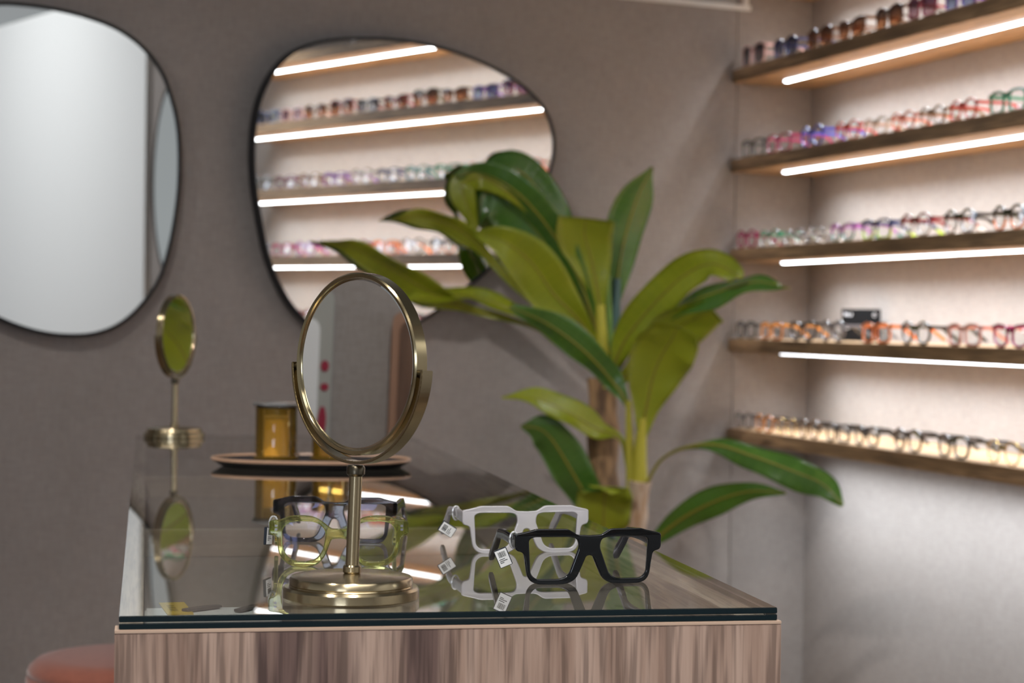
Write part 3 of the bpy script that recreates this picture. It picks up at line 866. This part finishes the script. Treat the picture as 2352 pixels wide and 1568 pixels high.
# --- rows on the wall shelves
def s_of(u, z, o):
    """distance along the shelf of the spot seen at column u"""
    def col(s):
        P = shelf_local(s, o, z) - CAM
        return 1176 + FPX * P.dot(RT) / P.dot(FW)
    lo, hi = -0.2, 2.6
    for _ in range(50):
        m_ = (lo + hi) / 2
        if col(m_) < u: lo = m_
        else: hi = m_
    return (lo + hi) / 2
COL = {'black': (0.012, 0.012, 0.014), 'pink': (0.62, 0.38, 0.36), 'navy': (0.02, 0.035, 0.12), 'blue': (0.05, 0.07, 0.55), 'brown': (0.12, 0.045, 0.018), 'dark brown': (0.05, 0.022, 0.014),
       'burgundy': (0.20, 0.01, 0.035), 'purple': (0.14, 0.04, 0.28), 'magenta': (0.33, 0.02, 0.10), 'red': (0.52, 0.035, 0.03), 'champagne': (0.80, 0.66, 0.52), 'coral': (0.72, 0.16, 0.10), 'tortoise': (0.16, 0.085, 0.04),
       'green': (0.04, 0.24, 0.14), 'teal': (0.03, 0.18, 0.17), 'grey': (0.22, 0.22, 0.25), 'violet': (0.34, 0.10, 0.36), 'wine': (0.20, 0.012, 0.02), 'amber': (0.62, 0.22, 0.03), 'orange': (0.75, 0.17, 0.025), 'olive': (0.09, 0.09, 0.05),
       'salmon': (0.75, 0.28, 0.22), 'silver': (0.5, 0.5, 0.53), 'gold': (0.6, 0.42, 0.18), 'lime': (0.45, 0.65, 0.06), 'clear': (0.75, 0.74, 0.74), 'plum': (0.10, 0.015, 0.05), 'charcoal': (0.05, 0.055, 0.055)}
CLEAR = {'pink': 0.35, 'champagne': 0.6, 'clear': 0.7, 'coral': 0.3, 'salmon': 0.3, 'grey': 0.4, 'green': 0.2, 'red': 0.15, 'blue': 0.15}
TWO = {}
def two_tone(a, b):
    k = a + '_' + b
    if k not in TWO:
        m, nt, out = mat('acetate_' + k.replace(' ', '_'))
        tc = N(nt, 'TexCoord'); sx = N(nt, 'SeparateXYZ'); nt.links.new(tc.outputs['Object'], sx.inputs[0])
        mr = N(nt, 'MapRange'); mr.inputs[1].default_value = 0.018; mr.inputs[2].default_value = 0.026
        nt.links.new(sx.outputs[2], mr.inputs[0])
        bb = N(nt, 'BsdfPrincipled'); bb.inputs['Roughness'].default_value = 0.18; bb.inputs['Coat Weight'].default_value = 0.6
        nt.links.new(mixcol(nt, mr.outputs[0], COL[b], COL[a]), bb.inputs['Base Color'])
        nt.links.new(bb.outputs[0], out.inputs[0]); TWO[k] = m
    return TWO[k]
ORD = ['first', 'second', 'third', 'fourth', 'fifth', 'sixth', 'seventh', 'eighth', 'ninth', 'tenth', 'eleventh', 'twelfth']
STY = {'r': (G_round, 'round'), 'p': (G_panto, 'panto shaped'), 's': (G_square, 'square'), 'c': (G_cat, 'winged'), 'w': (G_wire, 'thin wire'), 'b': (G_big, 'oversized')}
ROWS = {
    1: [(1732, 'b', 'pink', 'grey'), (1806, 'p', 'navy', 'blue'), (1884, 'p', 'brown', 'brown'), (1956, 'c', 'brown', 'brown'), (2042, 'b', 'dark brown', 'brown'), (2120, 'b', 'burgundy', 'plum'), (2205, 's', 'purple', 'blue'), (2295, 'c', 'brown', 'brown')],
    2: [(1730, 's', 'charcoal', None), (1791, 's', 'magenta', None), (1867, 'r', 'blue', None), (1947, 'r', 'red', None), (2012, 'p', 'champagne', None), (2076, 'r', 'coral', None), (2141, 'r', 'tortoise', None), (2213, 'r', 'red', None), (2312, 's', 'green', None)],
    3: [(1715, 'r', 'magenta', None), (1768, 'p', ('green', 'clear'), None), (1822, 'p', ('grey', 'clear'), None), (1872, 'r', 'clear', None), (1934, 'c', ('violet', 'teal'), None), (2010, 's', ('navy', 'lime'), None), (2105, 'r', ('wine', 'clear'), None), (2204, 'r', ('black', 'silver'), None), (2318, 'r', ('black', 'orange'), None)],
    4: [(1714, 'p', 'charcoal', None), (1770, 's', 'amber', None), (1846, 'c', 'black', None), (1914, 'r', 'grey', None), (2012, 's', 'orange', None), (2105, 'r', 'black', None), (2215, 's', 'salmon', None), (2322, 'c', 'magenta', None)],
    5: [(1708, 'w', 'black', None), (1758, 'r', 'amber', None), (1808, 'w', 'gold', None), (1862, 'r', 'tortoise', None), (1925, 's', 'black', None), (1990, 'r', 'black', None), (2086, 'r', 'dark brown', None), (2188, 'p', 'black', None), (2305, 'w', 'gold', None)],
}
BEYOND = {0: [(0.5, 's', 'olive', 'grey'), (0.68, 'c', 'brown', 'brown'), (1.0, 'b', 'teal', 'grey'), (1.2, 'p', 'purple', 'plum'), (1.4, 'b', 'navy', 'blue'), (1.58, 'p', 'blue', 'blue'), (1.78, 'b', 'teal', 'grey'), (2.0, 's', 'navy', 'grey'), (2.2, 'b', 'brown', 'brown')],
          1: ['b', 'olive', 'brown', 'c', 'burgundy', 'brown', 's', 'black', 'grey', 'b', 'wine', 'brown', 'p', 'tortoise', 'brown', 's', 'pink', 'plum', 'c', 'navy', 'grey'],
          2: ['p', 'teal', None, 's', 'navy', None, 'r', 'clear', None, 's', 'purple', None, 'p', 'brown', None, 'c', 'plum', None, 'r', 'charcoal', None],
          3: ['r', 'clear', None, 's', 'orange', None, 'r', 'wine', None, 'p', 'pink', None, 'r', 'violet', None, 's', 'magenta', None, 'c', 'grey', None],
          4: ['s', 'black', None, 'p', 'burgundy', None, 's', 'charcoal', None, 's', 'navy', None, 'r', 'wine', None, 'c', 'dark brown', None],
          5: []}
SHW = {1: 'the highest lit shelf', 2: 'the second lit shelf from top', 3: 'the middle lit shelf', 4: 'the second lowest lit shelf', 5: 'the lowest lit shelf'}
GRP = {0: 'sunglasses above the frame seen in the mirror', 1: 'sunglasses on the highest lit shelf', 2: 'glasses on the second lit shelf', 3: 'glasses on the middle lit shelf', 4: 'glasses on the second lowest shelf', 5: 'glasses on the lowest shelf'}
ZROT = WY - PI / 2
def shelf_pair(k, s, key, col, sun, label, size=1.2):
    st, _ = STY[key]
    jit = random.uniform(-0.03, 0.03)
    o = 0.016 + random.uniform(-0.003, 0.004)
    P = shelf_local(s, o, shelf_top[k] + 0.0004)
    if key == 'w':
        fm = {'gold': M_gold, 'silver': M_steel, 'black': frame_mat('black', COL['black'])}[col]
    elif isinstance(col, tuple): fm = two_tone(*col)
    else: fm = frame_mat(col.replace(' ', '_'), COL[col], CLEAR.get(col, 0) if not sun else 0)
    tm = fm
    if key == 'w' or (k == 5 and random.random() < 0.5): tm = frame_mat('black', COL['black'])
    return eyewear(st, P, ZROT + jit, fm, SUN[sun] if sun else M_shoplens, label, 'sunglasses' if sun else 'glasses', GRP[k], tm, 'sunglasses' if sun else 'eyeglasses', size)
for k, row in ROWS.items():
    things = []
    for i, (u, key, col, sun) in enumerate(row):
        cn = ' and '.join(col) if isinstance(col, tuple) else col
        things.append((s_of(u, shelf_top[k], 0.02), key, col, sun, f"{cn} {STY[key][1]} {'sunglasses' if sun else 'glasses'}, {ORD[i]} from the left on {SHW[k]}"))
    s = things[-1][0]
    for i in range(0, len(BEYOND[k]), 3):
        s += 0.188
        if s > SLEN - 0.10: break
        key, col, sun = BEYOND[k][i:i + 3]
        things.append((s, key, col, sun, f"{col} {STY[key][1]} {'sunglasses' if sun else 'glasses'} seen only in the mirror, on {SHW[k]}"))
    for i, (s, key, col, sun, lab) in enumerate(things):
        w_ = STY[key][0]['w']; size = 1.2
        for o_ in things[max(0, i - 1):i] + things[i + 1:i + 2]:
            size = min(size, abs(o_[0] - s) * 0.93 / ((w_ + STY[o_[1]][0]['w']) / 2))
        shelf_pair(k, s, key, col, sun, lab, size)
for i, (s, key, col, sun) in enumerate(BEYOND[0]):
    shelf_pair(0, s, key, col, sun, f"{col} {STY[key][1]} sunglasses, {ORD[i]} from the corner on the topmost mirrored shelf")
# black sign card on the second lowest shelf
cs = s_of(1998, shelf_top[4], 0.258)
P = shelf_local(cs, 0.228, shelf_top[4])
card = empty('sign_card', P, -0.52, 'small black sign card with white lettering standing behind the orange glasses', 'sign')
bm = bmesh.new(); box(bm, -0.060, 0.060, -0.002, 0.002, 0, 0.095, 0.0006)
bm_obj('card', bm, principled('card_black', (0.004, 0.004, 0.005), 0.6, spec=0.15), card, smooth=False)
def word(par, body, size, x, z, m):
    cu = bpy.data.curves.new('lettering', 'FONT'); cu.body = body; cu.size = size; cu.extrude = 0.0002
    ob = bpy.data.objects.new('lettering', cu); C.objects.link(ob)
    dg = bpy.context.evaluated_depsgraph_get(); me = bpy.data.meshes.new_from_object(ob.evaluated_get(dg))
    bpy.data.objects.remove(ob)
    for v in me.vertices: v.co = (v.co.x + x, -0.0023 - v.co.z, v.co.y + z)
    me.materials.clear()
    return link('lettering', me, par, [m])
M_print = principled('white_print', (0.7, 0.7, 0.72), 0.5)
bm = bmesh.new()
for x0, x1, z0, z1 in ((-0.052, -0.0495, 0.074, 0.083), (-0.048, -0.043, 0.0805, 0.083), (-0.0465, -0.0440, 0.074, 0.0805), (-0.041, -0.0385, 0.074, 0.083), (-0.037, -0.032, 0.074, 0.0765), (-0.030, -0.0275, 0.074, 0.083), (-0.052, -0.032, 0.046, 0.048), (-0.052, -0.026, 0.041, 0.043), (-0.052, -0.036, 0.036, 0.038)):
    box(bm, x0, x1, -0.0024, -0.0021, z0, z1)
for i in range(10):
    a = 2 * PI * i / 10
    box(bm, 0.042 + 0.004 * math.cos(a) - 0.001, 0.042 + 0.004 * math.cos(a) + 0.001, -0.0024, -0.0021, 0.078 + 0.005 * math.sin(a) - 0.001, 0.078 + 0.005 * math.sin(a) + 0.001)
bm_obj('lettering', bm, M_print, card, smooth=False)

# ------------------------------------------------------------------ banana plant
def leaf_mats():
    def lm(name, c0, c1, trans, tcol, rough):
        m, nt, out = mat(name)
        b = N(nt, 'BsdfPrincipled'); b.inputs['Roughness'].default_value = rough
        b.inputs['Coat Weight'].default_value = 0.5; b.inputs['Coat Roughness'].default_value = 0.22
        uv = N(nt, 'UVMap'); sp = N(nt, 'SeparateXYZ'); nt.links.new(uv.outputs[0], sp.inputs[0])
        wv = N(nt, 'Math', operation='SINE'); ml = N(nt, 'Math', operation='MULTIPLY'); nt.links.new(sp.outputs[0], ml.inputs[0]); ml.inputs[1].default_value = 160
        nt.links.new(ml.outputs[0], wv.inputs[0])
        mr = N(nt, 'MapRange'); mr.inputs[1].default_value = -1; mr.inputs[2].default_value = 1; nt.links.new(wv.outputs[0], mr.inputs[0])
        n1 = noise(nt, objcoord(nt), 9.0, 3)
        f = N(nt, 'Math', operation='MULTIPLY_ADD'); nt.links.new(mr.outputs[0], f.inputs[0]); f.inputs[1].default_value = 0.15; nt.links.new(n1, f.inputs[2])
        col = mixcol(nt, f.outputs[0], c0, c1)
        nt.links.new(col, b.inputs['Base Color'])
        t = N(nt, 'BsdfTranslucent'); t.inputs[0].default_value = (*tcol, 1)
        mx = N(nt, 'MixShader'); mx.inputs[0].default_value = trans
        nt.links.new(b.outputs[0], mx.inputs[1]); nt.links.new(t.outputs[0], mx.inputs[2])
        bump(nt, wv.outputs[0], 0.08, 0.002, b)
        nt.links.new(mx.outputs[0], out.inputs[0]); return m
    return (lm('leaf_upper', (0.035, 0.11, 0.018), (0.10, 0.22, 0.035), 0.22, (0.25, 0.40, 0.03), 0.20),
            lm('leaf_under', (0.22, 0.28, 0.016), (0.46, 0.49, 0.025), 0.40, (0.46, 0.55, 0.02), 0.45),
            principled('leaf_midrib', (0.24, 0.21, 0.02), 0.45))
ML_up, ML_un, ML_rib = leaf_mats()
PY = 5.60
def plant_y(u):
    k = (u - 1176) / FPX
    wy = 4.694 * SW / (1 - 0.5095 * k)
    if u < 1400:
        g = 0.080 + (0.26 - 0.080) * max(0.0, min(1.0, (u - 1080) / 320))
        return wy - g
    return 5.76 - (u - 1400) / 535 * 0.46
def leaf_at(u, v, d):
    return at(u, v, plant_y(u) + (0.10 if u < 1150 else 0.6) * d)
pbase = at(1400, 1100, 5.72); pbase.z = 0
plant = empty('banana_plant', pbase, 0, 'tall artificial banana plant with broad green leaves between counter and shelves', 'plant')
def leaf(pts, widths, roll=0.0, flip=False, fold=0.25, wave=0.007, tipcurl=0.0):
    """pts: (column, row, distance offset) spine from base to tip; widths: half width in picture units at PY"""
    P = [leaf_at(u, v, d) for u, v, d in pts]
    n = 7
    path = catmull(P, n)
    W = [Vector((x, 0, 0)) for x in widths]
    ws = [q.x * PY / FPX for q in catmull(W, n)]
    m = len(path); K = 9
    bm = bmesh.new(); uvl = bm.loops.layers.uv.new('UVMap')
    grid = {}; nor = []
    ph = random.uniform(0, 6)
    for i, p in enumerate(path):
        t = (path[min(i + 1, m - 1)] - path[max(i - 1, 0)]).normalized()
        vd = (p - CAM).normalized()
        a = t.cross(vd)
        if a.length < 0.15: a = t.cross(UPV)
        a.normalize()
        rl = roll if not isinstance(roll, (list, tuple)) else roll[0] + (roll[1] - roll[0]) * i / (m - 1)
        a = Matrix.Rotation(rl, 3, t) @ a
        nn = a.cross(t).normalized()
        if flip: nn = -nn
        for k in range(K):
            x = (k / (K - 1)) * 2 - 1
            wv = wave * math.sin(i * 0.55 + ph + (0 if x > 0 else 1.7)) * abs(x) ** 1.5
            q = p + a * x * max(ws[i], 0.0015) + nn * (-(fold) * abs(x) * ws[i] + wv)
            grid[i, k, 0] = bm.verts.new(q + nn * 0.0006); grid[i, k, 1] = bm.verts.new(q - nn * 0.0006)
    def face(vs, mi, uv):
        f = bm.faces.new(vs); f.material_index = mi; f.smooth = True
        for l, q in zip(f.loops, uv): l[uvl].uv = q
    for i in range(m - 1):
        for k in range(K - 1):
            uv = [(i / m, k / K), ((i + 1) / m, k / K), ((i + 1) / m, (k + 1) / K), (i / m, (k + 1) / K)]
            face((grid[i, k, 0], grid[i + 1, k, 0], grid[i + 1, k + 1, 0], grid[i, k + 1, 0]), 0, uv)
            face((grid[i, k, 1], grid[i, k + 1, 1], grid[i + 1, k + 1, 1], grid[i + 1, k, 1]), 1, [uv[0], uv[3], uv[2], uv[1]])
        for k in (0, K - 1):
            face((grid[i, k, 0], grid[i, k, 1], grid[i + 1, k, 1], grid[i + 1, k, 0]), 1, [(i / m, 0)] * 4)
    for i in (0, m - 1):
        for k in range(K - 1):
            face((grid[i, k, 0], grid[i, k + 1, 0], grid[i, k + 1, 1], grid[i, k, 1]), 1, [(0, 0)] * 4)
    for v in bm.verts: v.co -= pbase
    me = bpy.data.meshes.new('leaf'); bm.to_mesh(me); bm.free()
    o = link('leaf', me, plant, [ML_up, ML_un])
    bm = bmesh.new()
    rp = [p - pbase for p in path]
    tube(bm, rp, [0.0044 * (1 - 0.8 * i / (m - 1)) + 0.0006 for i in range(m)], 8)
    bm_obj('midrib', bm, ML_rib, o)
    return o
# crown of the taller stem
leaf([(1405, 800, .05), (1412, 690, .06), (1432, 560, .08), (1465, 450, .10), (1500, 384, .12)], [8, 16, 50, 44, 3], roll=0.5, fold=0.15, flip=True)
leaf([(1388, 800, -.03), (1376, 690, -.04), (1358, 595, -.06), (1343, 540, -.09), (1347, 500, -.14)], [8, 16, 50, 66, 66], roll=0.1, fold=0.12)
leaf([(1372, 760, -.02), (1330, 640, -.04), (1262, 525, -.08), (1180, 436, -.12), (1100, 398, -.16), (1045, 406, -.19)], [8, 24, 40, 40, 30, 4], roll=-0.55, fold=0.2, flip=True)
leaf([(1375, 740, .05), (1320, 600, .07), (1262, 480, .08), (1205, 402, .07), (1150, 388, .03), (1110, 420, .0)], [8, 30, 48, 52, 40, 6], roll=0.3, fold=0.2, flip=True)
leaf([(1370, 760, .02), (1290, 610, .02), (1210, 505, .0), (1150, 450, -.02), (1110, 450, -.04), (1098, 520, -.05)], [8, 40, 62, 62, 36, 4], flip=True, roll=0.2, fold=0.15)
leaf([(1235, 500, -.06), (1165, 440, -.10), (1105, 408, -.13), (1062, 425, -.15), (1072, 470, -.17), (1095, 535, -.18)], [4, 18, 30, 32, 26, 3], roll=0.2, fold=0.15)
leaf([(1340, 790, .0), (1230, 700, -.04), (1130, 600, -.08), (1085, 548, -.11), (1030, 515, -.14), (965, 497, -.17), (893, 504, -.19)], [5, 6, 10, 24, 27, 22, 3], roll=-0.5, fold=0.2)
leaf([(1330, 810, .0), (1200, 740, -.05), (1080, 710, -.10), (985, 668, -.14), (900, 618, -.18), (815, 570, -.21), (738, 552, -.23)], [5, 6, 12, 36, 34, 24, 3], roll=-0.55, fold=0.25)
leaf([(1375, 800, -.02), (1330, 735, -.05), (1272, 675, -.08), (1222, 605, -.11), (1160, 556, -.14), (1088, 533, -.16)], [7, 26, 54, 58, 38, 3], roll=-0.15, fold=0.2)
leaf([(1360, 850, -.02), (1260, 770, -.06), (1180, 715, -.10), (1090, 682, -.15), (1000, 682, -.19), (915, 698, -.22)], [5, 12, 26, 24, 28, 4], roll=0.9, fold=0.3)
leaf([(1405, 850, .0), (1440, 775, .0), (1500, 700, .0), (1572, 632, .0), (1635, 606, -.01), (1688, 628, -.03), (1700, 640, -.04)], [6, 34, 44, 42, 34, 22, 4], roll=-0.2, fold=0.2)
leaf([(1420, 850, .06), (1480, 760, .06), (1560, 705, .06), (1650, 670, .05), (1735, 648, .04), (1812, 660, .03)], [5, 10, 30, 40, 28, 2], roll=-0.9, fold=0.2, flip=True)
leaf([(1420, 880, .05), (1490, 810, .07), (1560, 750, .09), (1640, 712, .11)], [8, 40, 62, 40], roll=0.6, fold=0.1)
# second, shorter stem
leaf([(1472, 1010, -.08), (1486, 930, -.09), (1500, 865, -.10), (1522, 812, -.12), (1543, 778, -.15), (1558, 748, -.19)], [8, 34, 62, 72, 66, 48], roll=0.15, fold=0.15)
leaf([(1448, 1020, -.08), (1440, 930, -.10), (1400, 868, -.13), (1335, 800, -.16), (1255, 742, -.19), (1172, 704, -.21)], [5, 8, 28, 38, 32, 6], roll=-0.45, fold=0.25, flip=True)
leaf([(1450, 1100, -.08), (1425, 1010, -.10), (1370, 985, -.13), (1300, 945, -.16), (1228, 915, -.18), (1152, 911, -.20)], [4, 8, 28, 38, 24, 3], roll=0.6, fold=0.25)
leaf([(1400, 1230, -.04), (1352, 1150, -.06), (1312, 1080, -.09), (1272, 1015, -.12), (1240, 985, -.14), (1196, 978, -.16)], [10, 38, 48, 46, 34, 4], roll=-0.25, fold=0.15, flip=True)
leaf([(1420, 1300, -.12), (1390, 1240, -.16), (1386, 1190, -.19), (1388, 1150, -.22), (1392, 1122, -.27), (1390, 1128, -.33)], [10, 48, 60, 64, 58, 12], roll=0.05, fold=0.10)
leaf([(1484, 1112, -.08), (1520, 1055, -.09), (1580, 1026, -.10), (1648, 1022, -.11), (1725, 1046, -.12), (1812, 1078, -.13), (1890, 1112, -.13), (1936, 1160, -.13)], [2, 2, 4, 18, 30, 36, 32, 3], roll=-0.35, fold=0.3, flip=True)
leaf([(1480, 1260, -.06), (1560, 1195, -.10), (1640, 1152, -.13), (1722, 1128, -.16), (1806, 1132, -.18)], [6, 28, 34, 20, 3], roll=0.1, fold=0.15, flip=True)
# petioles and stems
def stalk(pts, rad, m, name='stalk'):
    P = catmull([leaf_at(u, v, d) - pbase for u, v, d in pts], 6)
    r = [rad[0] + (rad[1] - rad[0]) * i / (len(P) - 1) for i in range(len(P))]
    bm = bmesh.new(); tube(bm, P, r, 12); return bm_obj(name, bm, m, plant)
M_stalk = principled('yellow_green_stalk', (0.42, 0.38, 0.035), 0.4)
M_stalkg = principled('green_stalk', (0.16, 0.28, 0.05), 0.4)
M_stalkb = principled('blue_green_stalk', (0.06, 0.12, 0.11), 0.35)
stalk([(1392, 890, -.02), (1384, 800, -.03), (1378, 700, -.04)], (0.024, 0.013), M_stalk)
stalk([(1398, 890, .01), (1396, 760, .01), (1392, 620, .0)], (0.019, 0.011), M_stalkg)
stalk([(1408, 890, .04), (1412, 760, .05), (1416, 640, .06)], (0.024, 0.011), M_stalkb)
stalk([(1468, 1125, -.07), (1470, 1040, -.08), (1476, 960, -.09)], (0.025, 0.012), M_stalk)
stalk([(1450, 1120, -.08), (1446, 1020, -.09), (1444, 920, -.10)], (0.015, 0.008), M_stalk)
def bark(name, c0, c1):
    m, nt, out = mat(name); b = N(nt, 'BsdfPrincipled'); b.inputs['Roughness'].default_value = 0.75
    n1 = noise(nt, objcoord(nt, (40, 40, 9)), 1.0, 5)
    nt.links.new(ramp(nt, n1, [(0.35, c0), (0.65, c1)]), b.inputs['Base Color'])
    bump(nt, n1, 0.6, 0.004, b)
    nt.links.new(b.outputs[0], out.inputs[0]); return m
M_bark = bark('fibre_bark', (0.10, 0.055, 0.028), (0.42, 0.25, 0.12))
M_bark2 = bark('pale_bark', (0.36, 0.22, 0.12), (0.60, 0.48, 0.38))
g0 = pbase
def trunk(u0, v0, d, rad, m):
    top_ = leaf_at(u0, v0, d) - pbase
    n = 14
    pts = [Vector((top_.x * (0.55 + 0.45 * i / n), top_.y * (0.55 + 0.45 * i / n), 0.27 + (top_.z - 0.27) * i / n)) for i in range(n + 1)]
    rr = [rad * (1.0 + 0.10 * math.sin(i * 1.9) - 0.15 * i / n) for i in range(n + 1)]
    bm = bmesh.new(); tube(bm, pts, rr, 20); return bm_obj('trunk', bm, m, plant)
trunk(1385, 868, 0.02, 0.050, M_bark)
trunk(1470, 1105, -0.08, 0.034, M_bark2)
bm = bmesh.new(); lathe(bm, [(0, 0), (0.12, 0), (0.135, 0.01), (0.165, 0.29), (0.165, 0.30), (0.150, 0.30), (0.145, 0.275), (0, 0.272)], 48)
bm_obj('pot', bm, principled('charcoal_pot', (0.05, 0.05, 0.05), 0.6), plant)

# ------------------------------------------------------------------ stool tucked under the counter
sp_ = on_z(288, 1499, TT + 0.26 - 0.596)
stool = empty('stool', Vector((sp_.x, sp_.y, 0)), 0, 'round rust red upholstered stool tucked under the counter at left', 'stool')
sz = sp_.z
m, nt, out = mat('rust_velvet')
b = N(nt, 'BsdfPrincipled'); b.inputs['Roughness'].default_value = 0.8; b.inputs['Sheen Weight'].default_value = 0.4
nt.links.new(mixcol(nt, noise(nt, objcoord(nt), 60, 3), (0.17, 0.045, 0.025), (0.26, 0.075, 0.042)), b.inputs['Base Color'])
nt.links.new(b.outputs[0], out.inputs[0]); M_rust = m
R = 0.17
bm = bmesh.new(); lathe(bm, [(0, sz - 0.005), (R - 0.05, sz - 0.003), (R - 0.018, sz - 0.008), (R - 0.005, sz - 0.020), (R - 0.002, sz - 0.030), (R - 0.004, sz - 0.034), (0, sz - 0.034)], 64)
bm_obj('seat_cushion', bm, M_rust, stool, angle=60)
bm = bmesh.new(); lathe(bm, [(0, sz - 0.0345), (R - 0.004, sz - 0.0345), (R, sz - 0.040), (R + 0.004, sz - 0.16), (R - 0.002, sz - 0.165), (0, sz - 0.165)], 64)
bm_obj('seat_drum', bm, M_rust, stool, angle=60)
for i in range(4):
    a = PI / 4 + i * PI / 2 + 0.9
    bm = bmesh.new(); tube(bm, [Vector((0.13 * math.cos(a), 0.13 * math.sin(a), sz - 0.165)), Vector((0.19 * math.cos(a), 0.19 * math.sin(a), 0.0))], [0.014, 0.009], 12)
    bm_obj('leg', bm, M_black, stool)
a = math.radians(195)
bm = bmesh.new(); tube(bm, [Vector(((R + 0.006) * math.cos(a), (R + 0.006) * math.sin(a), sz - 0.06)), Vector(((R + 0.012) * math.cos(a), (R + 0.012) * math.sin(a), sz - 0.16))], 0.006, 10)
bm_obj('side_bar', bm, M_black, stool)

# ------------------------------------------------------------------ things inside the case, at the front left
cz = top - 0.006
lp = on_z(505, 1398, cz)
lf = empty('paper_tray', lp, TY, 'white paper tray under the glass at the front left of the counter', 'tray')
bm = bmesh.new()
box(bm, -0.070, 0.055, -0.05, 0.012, -0.0292, 0, 0.002)
bm_obj('sheet', bm, principled('white_card', (0.78, 0.77, 0.75), 0.6), lf, smooth=False)
yt = on_z(402, 1396, cz)
yl = empty('yellow_ticket', yt, TY + 0.1, 'yellow printed ticket under the glass at the front left corner', 'ticket')
bm = bmesh.new(); box(bm, -0.012, 0.012, -0.045, 0.03, 0, 0.0012)
bm_obj('paper', bm, principled('yellow_paper', (0.75, 0.52, 0.06), 0.6), yl, smooth=False)
bm = bmesh.new()
rnd = random.Random(5); y = -0.026
while y < 0.012:
    w_ = rnd.choice((0.0008, 0.0014)); box(bm, -0.007, 0.000, y, y + w_, 0.00125, 0.0014); y += w_ + 0.0055
bm_obj('printed_bars', bm, principled('ticket_ink', (0.04, 0.04, 0.04), 0.7), yl, smooth=False)
for i, (u, v, lab) in enumerate(((462, 1402, 'grey temple arm lying on the white paper tray, left one'), (572, 1401, 'grey temple arm lying on the white paper tray, right one'))):
    q = on_z(u, v, cz); q.z = cz + 0.0003
    e = empty('spare_temple_arm', q, TY - 0.9 + 0.3 * i, lab, 'spare part', 'spare temple arms')
    bm = sweep_bar([Vector((0, y_, 0.002)) for y_ in (-0.02, -0.005, 0.01, 0.022)], [0.003, 0.0038, 0.0038, 0.0025], 0.008)
    bm_obj('arm', bm, principled('taupe_acetate', (0.12, 0.10, 0.09), 0.25), e)

# ------------------------------------------------------------------ things far left on the back wall, seen in the near brass mirror
MLW = frame_matrix(Vector((-3.0, 2.0, 0)), Vector((0, 1, 0)), Vector((-1, 0, 0)), UPV)
wall_obj('wall_left', MLW, -0.55, 0.95, 0.0, 0.10, 0, CEIL, M_wall)
def mirror_hit(u, v):
    """where the view through the near brass mirror meets the left partition"""
    yaw = -NEARYAW
    n = Matrix.Rotation(math.radians(1.5), 3, 'Y') @ Vector((math.sin(yaw), -math.cos(yaw), 0))
    c = Vector((vm_near.x, vm_near.y, TT + 0.216)) + n * 0.0047
    P = on_plane(u, v, c, n); d = ray(u, v).normalized(); d = d - n * 2 * d.dot(n)
    t = (-3.0 - P.x) / d.x
    return MLW.inverted() @ (P + d * t)
def flat_panel(name, m, pts, y, th, parent):
    bm = bmesh.new()
    ol = rounded_poly([(p[0], p[1]) for p in pts], 0.03, 5)
    prism(bm, ol, 0, th)
    for v in bm.verts: v.co = (v.co.x, -y - v.co.z, v.co.y)
    return bm_obj(name, bm, m, parent, smooth=False)
Q = [mirror_hit(u, v) for u, v in ((690, 735), (727, 860), (757, 860), (757, 1012), (690, 700))]
x_in, x_out = Q[1].x, Q[2].x
zt_, zb_ = Q[4].z, Q[3].z
dirx = 1 if x_out > x_in else -1
xa = x_in - dirx * 0.30
unit = abs(x_out - x_in)
dev = bpy.data.objects.new('wall_display', None); C.objects.link(dev); dev.matrix_world = MLW
tag(dev, 'grey framed white wall display with red marks, seen in the near brass mirror', 'display')
def rect(x0, x1, z0, z1): return [(min(x0, x1), z0), (max(x0, x1), z0), (max(x0, x1), z1), (min(x0, x1), z1)]
flat_panel('bezel', principled('grey_bezel', (0.40, 0.40, 0.37), 0.4), rect(xa - dirx * unit, x_out, zb_ - 0.02, zt_ + 0.04), 0.001, 0.02, dev)
flat_panel('screen', principled('white_screen', (0.85, 0.86, 0.87), 0.4), rect(xa, x_in, zb_ + 0.03, zt_ - 0.03), 0.0212, 0.003, dev)
M_redm = principled('red_mark', (0.33, 0.02, 0.05), 0.5)
for (u, v, h) in ((742, 840, 0.013), (741, 888, 0.009), (735, 965, 0.034)):
    q = mirror_hit(u, v)
    bm = bmesh.new()
    lathe(bm, [(0, 0), (0.008, 0), (0.008, 0.002), (0, 0.002)], 20)
    for vv in bm.verts: vv.co = Vector((q.x + vv.co.x * 1.2, -0.0214 - vv.co.z, q.z + vv.co.y / 0.008 * h))
    bm_obj('red_mark', bm, M_redm, dev)
q0, q1 = mirror_hit(892, 860), mirror_hit(990, 860)
wp_ = bpy.data.objects.new('wood_panel', None); C.objects.link(wp_); wp_.matrix_world = MLW
tag(wp_, 'brown wooden wall panel with pale rounded edge, seen in the near brass mirror', 'panel')
flat_panel('pale_edge', principled('pale_wood', (0.36, 0.20, 0.13), 0.5), rect(q0.x, q1.x + (q1.x - q0.x), mirror_hit(900, 1060).z, mirror_hit(900, 715).z), 0.001, 0.02, wp_)
dd = (q1.x - q0.x)
flat_panel('dark_face', wood('dark_wavy_wood', (30, 9, 2.0), [(0.3, (0.06, 0.03, 0.018)), (0.55, (0.15, 0.08, 0.05)), (0.7, (0.24, 0.13, 0.08))]), rect(q0.x + dd * 0.18, q1.x + dd * 0.9, mirror_hit(900, 1050).z, mirror_hit(900, 735).z), 0.0212, 0.004, wp_)
bpy.context.view_layer.update()
